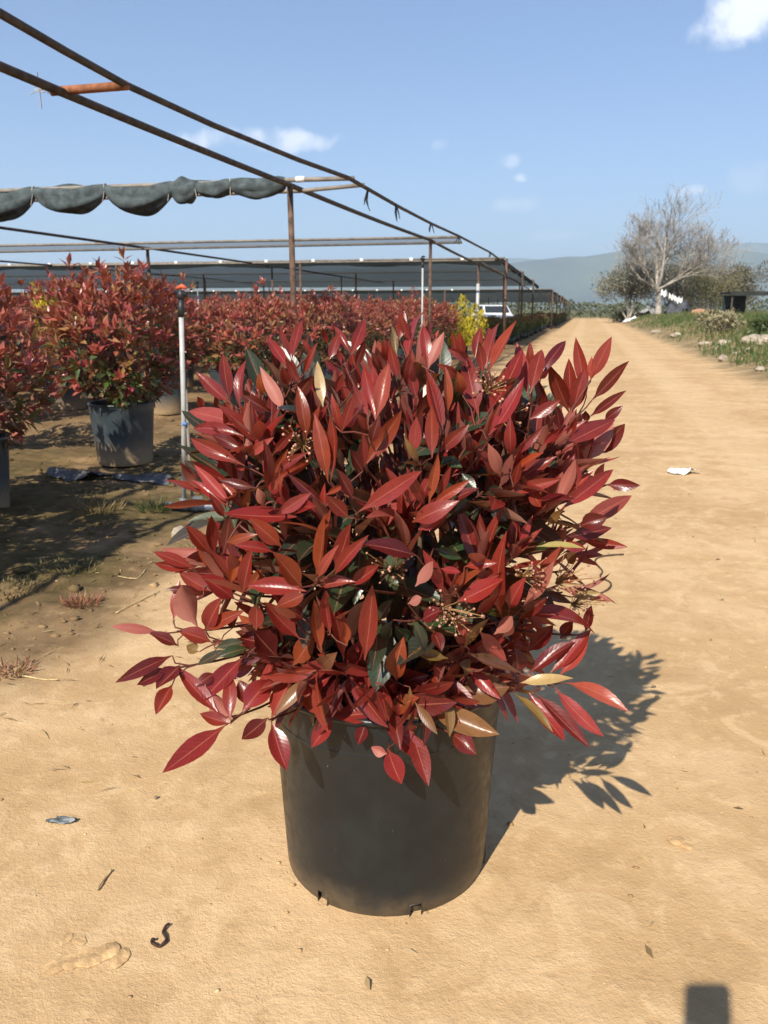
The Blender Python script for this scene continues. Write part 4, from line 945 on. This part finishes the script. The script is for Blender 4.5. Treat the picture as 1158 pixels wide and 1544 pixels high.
bits('straw_litter', 520, (-3.4, -1.0), (1.5, 5.2), .02, .09, .005, M_green, 'scattered dry straw and chaff along the soil edge', 'straw', 3)
bits('leaf_litter', 150, (-1.6, 2.0), (.95, 6), .012, .035, .010, M_green, 'small dry leaf bits on the road', 'leaf litter', 4, .3)
def tuft(c, n, h, w, c1, c2, label, cat, seed, name='grass_tuft'):
    q = np.random.default_rng(seed); th = q.uniform(0, 6.28, n); r = w*np.sqrt(q.random(n)); B = np.stack([r*np.cos(th), r*np.sin(th), np.zeros(n)], 1)
    B[:, 2] = height(B[:, 0]+c[0], B[:, 1]+c[1])-.004
    D = np.stack([np.cos(th)*.9, np.sin(th)*.9, np.ones(n)], 1)+q.normal(0, .35, (n, 3)); D[:, 2] = np.abs(D[:, 2]); NN = q.normal(0, 1, (n, 3)); L = h*q.uniform(.4, 1.1, n); k_ = q.random((n, 1))
    V, F, C = leaf_soup(B, D, NN, L, np.full(n, .006), k_*np.array(c1)+(1-k_)*np.array(c2)); o = link(name, npmesh(name, V, F, C=C, smooth=False), M_green); o.location = (c[0], c[1], 0); put(o, label, cat)
q = np.random.default_rng(77); N = 1500; x = -1.75-q.random(N)**1.2*3.6; y = 1.9+q.random(N)*8; s = np.clip(q.lognormal(-4.7, .55, N), .003, .035); z = height(x, y)
V = ico[None]*q.uniform(.55, 1.3, (N, 12, 1))*s[:, None, None]*np.array((1.2, 1.0, .6))+np.stack([x, y, z+s*.2], 1)[:, None]; F = (np.arange(N)[:, None, None]*12+np.array(_ico_f)[None]).reshape(-1, 3)
put(link('soil_clods', npmesh('soil_clods', V.reshape(-1, 3), F, smooth=False), M_ground), 'small broken soil clods scattered over the nursery strip', 'clods', kind='stuff')
tuft(at_z(122, 912), 160, .06, .07, (.25, .07, .05), (.34, .20, .10), 'small reddish dry grass tuft on the damp soil', 'grass tuft', 1)
tuft(at_z(18, 1015), 120, .05, .06, (.28, .10, .07), (.36, .24, .12), 'sparse reddish dry tuft beside a straw stalk', 'grass tuft', 2)
tuft(at_z(150, 775), 220, .10, .13, (.30, .21, .10), (.16, .12, .05), 'dry brown grass clump beside the black plastic sheet', 'grass tuft', 3)
tuft(at_z(235, 770), 160, .10, .08, (.07, .09, .03), (.14, .13, .05), 'dark green weed clump left of the irrigation pipe', 'weed', 4)
tuft(at_z(100, 858), 240, .045, .16, (.09, .085, .03), (.20, .16, .07), 'low mossy green weed patch in the shade on the soil', 'weed', 5)
tuft(at_z(8, 890), 220, .05, .16, (.08, .075, .03), (.18, .14, .06), 'low dark weed patch at the shaded soil edge', 'weed', 6)
tuft(at_z(300, 830), 120, .05, .10, (.30, .22, .11), (.16, .14, .05), 'dry straw-coloured tuft by the white stone', 'grass tuft', 7)

# ------------------------------------------------------------------ right verge: grass, bushes, bare tree, shed
q = np.random.default_rng(9); N = 90000
y = 12+q.random(N)**1.5*74; x = 2.9+q.random(N)**.9*17+.02*(y-14)*0
d = fbm(x*.5, y*.35, 3, 91); dens = sstep(3.0, 4.6, x+d*2.0)*sstep(-.32, .02, fbm(x*.9, y*.6, 3, 95)+.10*(x-3)*.5)
keep = q.random(N) < dens; x, y = x[keep], y[keep]; n = len(x); th = q.uniform(0, 6.28, n); h = q.uniform(.10, .42, n)*(.6+.9*sstep(4, 8, x))
B = np.stack([x, y, height(x, y)-.01], 1); D = np.stack([np.cos(th)*.35, np.sin(th)*.35, np.ones(n)], 1)+q.normal(0, .15, (n, 3)); k_ = q.random((n, 1))
dry = (fbm(x*.4, y*.3, 3, 99)[:, None] > .10)*q.random((n, 1))
C = k_*np.array((.060, .095, .028))+(1-k_)*np.array((.125, .150, .045)); C = C*(1-dry)+dry*np.array((.32, .26, .14))
V, F, C = leaf_soup(B, D, q.normal(0, 1, (n, 3))*np.array((1, 1, .2)), h, np.full(n, .035)*q.uniform(.6, 1.6, n), C)
put(link('grass', npmesh('grass', V, F, C=C, smooth=False), M_green), 'rough green grass and weeds covering the bank along the road', 'grass', kind='stuff')
def bush(c, rx_, rz_, n, c1, c2, label, cat, seed, lf=.16, name='bush', mat=None, group=None):
    q = np.random.default_rng(seed); e = empty(name, (c[0], c[1], hz(c[0], c[1])), label, cat, group)
    nb = 26; cen = q.normal(0, .42, (nb, 3))*np.array((rx_, rx_, rz_*.6))+np.array((0, 0, rz_)); cr = q.uniform(.22, .45, nb)*rx_
    pick = q.integers(0, nb, n); v = q.normal(0, 1, (n, 3)); v /= np.linalg.norm(v, axis=1, keepdims=True); B = cen[pick]+v*cr[pick][:, None]*(q.random((n, 1))**.4); B[:, 2] = np.maximum(B[:, 2], .05)
    D = v+q.normal(0, .6, (n, 3)); NN = v+q.normal(0, .7, (n, 3)); L = lf*q.uniform(.6, 1.4, n); k_ = q.random((n, 1)); V, F, C = leaf_soup(B, D, NN, L, L*.38, k_*np.array(c1)+(1-k_)*np.array(c2))
    f = link('crown', npmesh('crown', V, F, C=C, smooth=False), mat or M_grey_leaf, e); f['kind'] = 'stuff'
    m = MB()
    for i in range(7):
        t = cen[i]; m.tube([(0, 0, -.05), tuple(t*.5+np.array((.1, 0, 0))), tuple(t)], [.09, .06, .02], 5, False)
    m.build('trunk', M_bark, e, True)
def spot(px, Y):
    r = ray(px, 500); return (r.x*Y/r.y, Y)
bush(spot(946, 77), 2.8, 3.3, 9000, (.17, .165, .12), (.28, .265, .20), 'grey-green olive bush left of the bare tree trunk', 'bush', 11, .22)
bush(spot(1008, 82), 3.2, 3.5, 9000, (.16, .152, .115), (.26, .245, .185), 'grey olive bush directly behind the bare tree', 'bush', 12, .22)
bush(spot(1058, 80), 2.6, 2.6, 6500, (.165, .155, .075), (.25, .225, .12), 'yellow-green bush between the bare tree and the shed', 'bush', 13, .2)
bush(spot(1105, 88), 3.4, 3.2, 7500, (.13, .12, .085), (.22, .20, .15), 'pale grey-brown bush rising behind the low shed', 'bush', 14, .24)
bush(spot(1035, 92), 2.8, 3.2, 4600, (.15, .135, .10), (.24, .215, .165), 'faded grey tree crown far behind the bare tree', 'bush', 15, .24)
bush(spot(935, 79), .9, .55, 1400, (.06, .09, .03), (.11, .13, .04), 'low dark green scrub at the road end below the olive bush', 'bush', 16, .16, mat=M_green)
bush(spot(1088, 31), .55, .42, 900, (.34, .29, .18), (.24, .21, .11), 'pale dry straw-coloured weed clump among the verge rocks', 'weed', 17, .16, mat=M_green)
bush(spot(1150, 27), .5, .3, 900, (.06, .10, .03), (.11, .14, .05), 'leafy green weed clump by the verge rocks', 'weed', 18, .14, mat=M_green)
bush(spot(1072, 36), .5, .36, 900, (.12, .13, .06), (.20, .19, .10), 'grey-green weed clump left of the pale dry clump', 'weed', 19, .15, mat=M_green)
# bare tree
tp = spot(990, 74.0); TR = Vector((tp[0], tp[1], hz(*tp)))
tree = empty('bare_tree', TR, 'tall leafless pale-barked tree with fine twigs beside the road', 'tree')
tq = random.Random(21); trunk = MB(); limb = MB(); twig = MB()
def grow(p, d, L, r, lev):
    n = 4; pts = [p]; rs = [r]; dd = d.copy()
    for i in range(n):
        dd = (dd+Vector((tq.gauss(0, .12), tq.gauss(0, .12), tq.gauss(0, .07)+.05))).normalized(); pts.append(pts[-1]+dd*L/n); rs.append(max(.010, r*(1-.45*(i+1)/n)))
    (trunk if lev == 0 else limb if lev <= 2 else twig).tube(pts, rs, 8 if lev == 0 else 5 if lev <= 2 else 3, False)
    if lev >= 5: return
    nb = {0: 0, 1: 6, 2: 6, 3: 5, 4: 4}[lev]
    for i in range(nb):
        f = .3+.7*(i+tq.random())/nb; j = min(n-1, int(f*n)); q = pts[j].lerp(pts[j+1], f*n-j); th = tq.uniform(0, 6.28); s = tq.uniform(.45, .95)
        ax = dd.orthogonal().normalized(); ax = Matrix.Rotation(th, 3, dd) @ ax; nd = (dd*math.cos(s)+ax*math.sin(s)+Vector((0, 0, .18))).normalized()
        grow(q, nd, L*tq.uniform(.48, .72), max(.011, rs[j]*.5), lev+1)
grow(Vector((0, 0, -.1)), Vector((-.05, 0, 1)).normalized(), 3.6, .34, 0)
top = Vector((-.2, 0, 3.3))
for (dx, dy, dz, L, r_) in ((-.30, .1, 1.0, 5.0, .17), (.18, -.2, 1.0, 5.6, .17), (.75, .2, .75, 5.0, .15), (-.75, -.1, .62, 3.9, .13), (.95, -.3, .38, 4.9, .13), (.1, .6, .9, 4.4, .13), (-.25, -.6, .7, 3.8, .12)):
    grow(top+Vector((0, 0, tq.uniform(-.7, .2))), Vector((dx, dy, dz)).normalized(), L, r_, 1)
tree.scale = (.95, .95, .74); trunk.build('trunk', M_bark, tree, True); limb.build('limbs', M_bark, tree, True); t_ = twig.build('twigs', simple('twig_bark', (.29, .265, .235), .9, .1, .2, 5), tree); t_['kind'] = 'stuff'
# torn white sheets and a tarp heap under the tree
for j, (px, py, sx) in enumerate(((1002, 437, .5), (1014, 443, .45), (1024, 447, .5))):
    p = at_y(px, py, 73.0); m = MB(); V = []; F = []; n = 7
    for a in range(n):
        for b in range(n): V.append((p.x+(a/(n-1)-.5)*sx*1.1, p.y+.25*math.sin(a*1.3+j), p.z-b/(n-1)*sx*.9+.12*math.sin(a*1.9+b*.8+j)-.10*a/(n-1)))
    F = [(a*n+b, (a+1)*n+b, (a+1)*n+b+1, a*n+b+1) for a in range(n-1) for b in range(n-1)]; m.add(V, F)
    put(m.build('plastic_scrap', M_white, None, True), 'torn white plastic sheet caught in the low branches of the bare tree', 'plastic scrap', 'torn white sheets in the tree')
c = spot(973, 76); crumple('tarpaulin', (c[0], c[1]), 1.3, .9, 1.0, 23, simple('grey_tarp', (.26, .26, .25), .7, .3, .3, 2), 'crumpled grey tarpaulin heap at the foot of the bare tree', 'tarpaulin', n=16)
c = spot(948, 74); crumple('plastic_scrap', (c[0], c[1]), .7, .4, .35, 29, M_white, 'white plastic sheet on the grass by the road end', 'plastic scrap', n=10)
c = spot(1020, 71); crumple('tarpaulin', (c[0], c[1]), 1.3, .8, 1.15, 33, simple('dark_tarp', (.05, .055, .065), .7, .3, .4, 2), 'dark tarpaulin pile beneath the torn white sheets', 'tarpaulin', n=18)
c = spot(1058, 66); rock(c, .75, (1.5, .9, .45), 90, 'broad rust-tinted boulder behind the grassy bank', simple('rusty_rock', (.36, .20, .12), .9, .1, .2, 3), None, 'rock', .1)
sp_ = spot(1100, 60); shed = empty('low_shed', (sp_[0], sp_[1], hz(*sp_)), 'low open shed with dark flat roof beyond the grassy bank', 'shed')
zt = at_y(1120, 441, sp_[1]).z-shed.location.z
m = MB(); m.box((4.2, 1.5, zt), (9.0, 4.0, .12)); m.box((4.2, -.55, zt-.10), (9.0, .06, .22)); m.build('roof', simple('dark_roof', (.03, .032, .028), .9, .1, .3, 2), shed)
for x in (-.1, 2.2, 4.5, 6.8): m = MB(); m.box((x, -.4, zt/2-.05), (.10, .10, zt)); m.build('post', M_pale_tube if x > 1 else M_dark_steel, shed)
m = MB(); m.box((.45, 2.2, zt/2-.1), (1.5, .1, zt-.1)); m.build('net_wall', simple('dark_wall', (.035, .04, .035), .95, .05, .4, 3), shed)
for i in range(9):
    p = Vector((2.4+i*.62, -2.2, 0)); m = MB(); m.box(p+Vector((0, 0, .62)), (.5, .5, .5+.12*(i % 3))); o = m.build('white_crate', M_white, None, loc=(sp_[0], sp_[1], shed.location.z)); put(o, 'white crate standing in a line in front of the low shed', 'crate', 'white crates by the shed')

# far hedge line and white cars beyond the canopies
q = np.random.default_rng(15); N = 9000; x = q.uniform(-75, 75, N); y = 118+q.uniform(0, 14, N); hh = 1.5+2.4*np.clip(fbm(x*.16, x*0+1, 3, 7)+.30, 0, 1)
z = q.random(N)**.7*hh; D = q.normal(0, 1, (N, 3)); L = q.uniform(.35, .8, N); k_ = q.random((N, 1))
V, F, C = leaf_soup(np.stack([x, y, z], 1), D, q.normal(0, 1, (N, 3))+np.array((0, -1, .6)), L, L*.6, k_*np.array((.06, .075, .04))+(1-k_)*np.array((.11, .115, .065)))
put(link('hedge_line', npmesh('hedge_line', V, F, C=C, smooth=False), M_green), 'distant grey-green belt of scrub across the end of the road', 'hedge', kind='stuff')
def car(px, Y, rz, label, s=1.0):
    c = spot(px, Y); e = empty('parked_car', (c[0], c[1], hz(*c)), label, 'car', None, rz)
    prof = [(-2.05, .35), (-2.1, .62), (-2.0, .82), (-1.25, .95), (-.6, 1.40), (.75, 1.45), (1.55, 1.05), (2.0, .95), (2.08, .6), (2.05, .35)]
    V = []; F = []; n = len(prof)
    for k_, (yy, ins) in enumerate(((-.84, 0), (.84, 0))):
        for (x, z) in prof: V.append((x, yy*(1-.16*max(0, (z-.9)/.55)), z))
    F = [tuple(range(n))[::-1], tuple(range(n, 2*n))]+[(i, (i+1) % n, n+(i+1) % n, n+i) for i in range(n)]
    m = MB(); m.add(V, F); b = m.build('body', M_paint, e); bv = b.modifiers.new('bevel', 'BEVEL'); bv.width = .06; bv.segments = 2
    for sy in (-1, 1):
        m = MB(); y0_, y1_ = sy*.835, sy*.735
        m.add([(-1.05, y0_, .98), (1.25, y0_, .98), (.68, y1_, 1.38), (-.55, y1_, 1.36)], [(0, 1, 2, 3)]); m.build('side_window', M_glass, b)
        for x in (-1.3, 1.3):
            m = MB(); m.tube([(x, sy*.66, .32), (x, sy*.86, .32)], .32, 16); w_ = m.build('wheel', M_tyre, e, True); m = MB(); m.tube([(x, sy*.86, .32), (x, sy*.875, .32)], .2, 12); m.build('rim', M_pvc, w_)
    m = MB(); m.add([(-1.20, -.72, .99), (-1.20, .72, .99), (-.66, .66, 1.37), (-.66, -.66, 1.37)], [(0, 1, 2, 3)]); m.build('windscreen', M_glass, b)
    m = MB(); m.add([(1.52, -.72, 1.09), (1.52, .72, 1.09), (.82, .66, 1.43), (.82, -.66, 1.43)], [(0, 1, 2, 3)]); m.build('rear_window', M_glass, b)
    for sy in (-.6, .6): m = MB(); m.box((-2.07, sy, .68), (.08, .34, .14)); m.build('headlight', M_glass, b)
car(742, 49.3, math.pi/2+.35, 'white car parked beyond the green pot plants under the far canopies')

# ------------------------------------------------------------------ the phone that takes the picture (its shadow falls on the road)
ph = bpy.data.objects.new('mobile_phone', None); col.objects.link(ph); ph.location = CAMP; ph.rotation_euler = cam.rotation_euler
put(ph, 'dark mobile phone held upright above the road, casting the rounded shadow', 'phone')
def rounded(w, h, r, n=6): return [(sx*(w/2-r)+r*math.cos(a), sy*(h/2-r)+r*math.sin(a)) for sx, sy, a0 in ((1, 1, 0), (-1, 1, 1.5708), (-1, -1, 3.1416), (1, -1, 4.7124)) for a in [a0+1.5708*i/n for i in range(n+1)]]
def slab(name, w, h, r, z0, z1, mat, parent, dx=0, dy=0):
    o = rounded(w, h, r); n = len(o); V = [(x+dx, y+dy, z0) for x, y in o]+[(x+dx, y+dy, z1) for x, y in o]
    m = MB(); m.add(V, [tuple(range(n))[::-1], tuple(range(n, 2*n))]+[(i, (i+1) % n, n+(i+1) % n, n+i) for i in range(n)]); return m.build(name, mat, parent)
slab('case', .080, .158, .012, .006, .015, M_black, ph, 0, -.071)
slab('screen', .068, .144, .008, .0152, .0160, M_glass, ph, 0, -.071)

# ------------------------------------------------------------------ air
m = MB(); m.box((0, 2000, 372), (30000, 26000, 748)); M_h = bpy.data.materials.new('hazy_air'); M_h.use_nodes = True; t = M_h.node_tree; t.nodes.clear()
o_ = t.nodes.new('ShaderNodeOutputMaterial'); pv = t.nodes.new('ShaderNodeVolumePrincipled'); pv.inputs['Color'].default_value = (.66, .82, 1.0, 1); pv.inputs['Density'].default_value = 2.1e-4; pv.inputs['Anisotropy'].default_value = .1
t.links.new(pv.outputs[0], o_.inputs['Volume'])
put(m.build('haze', M_h), 'pale blue haze in the air', 'haze', kind='stuff')
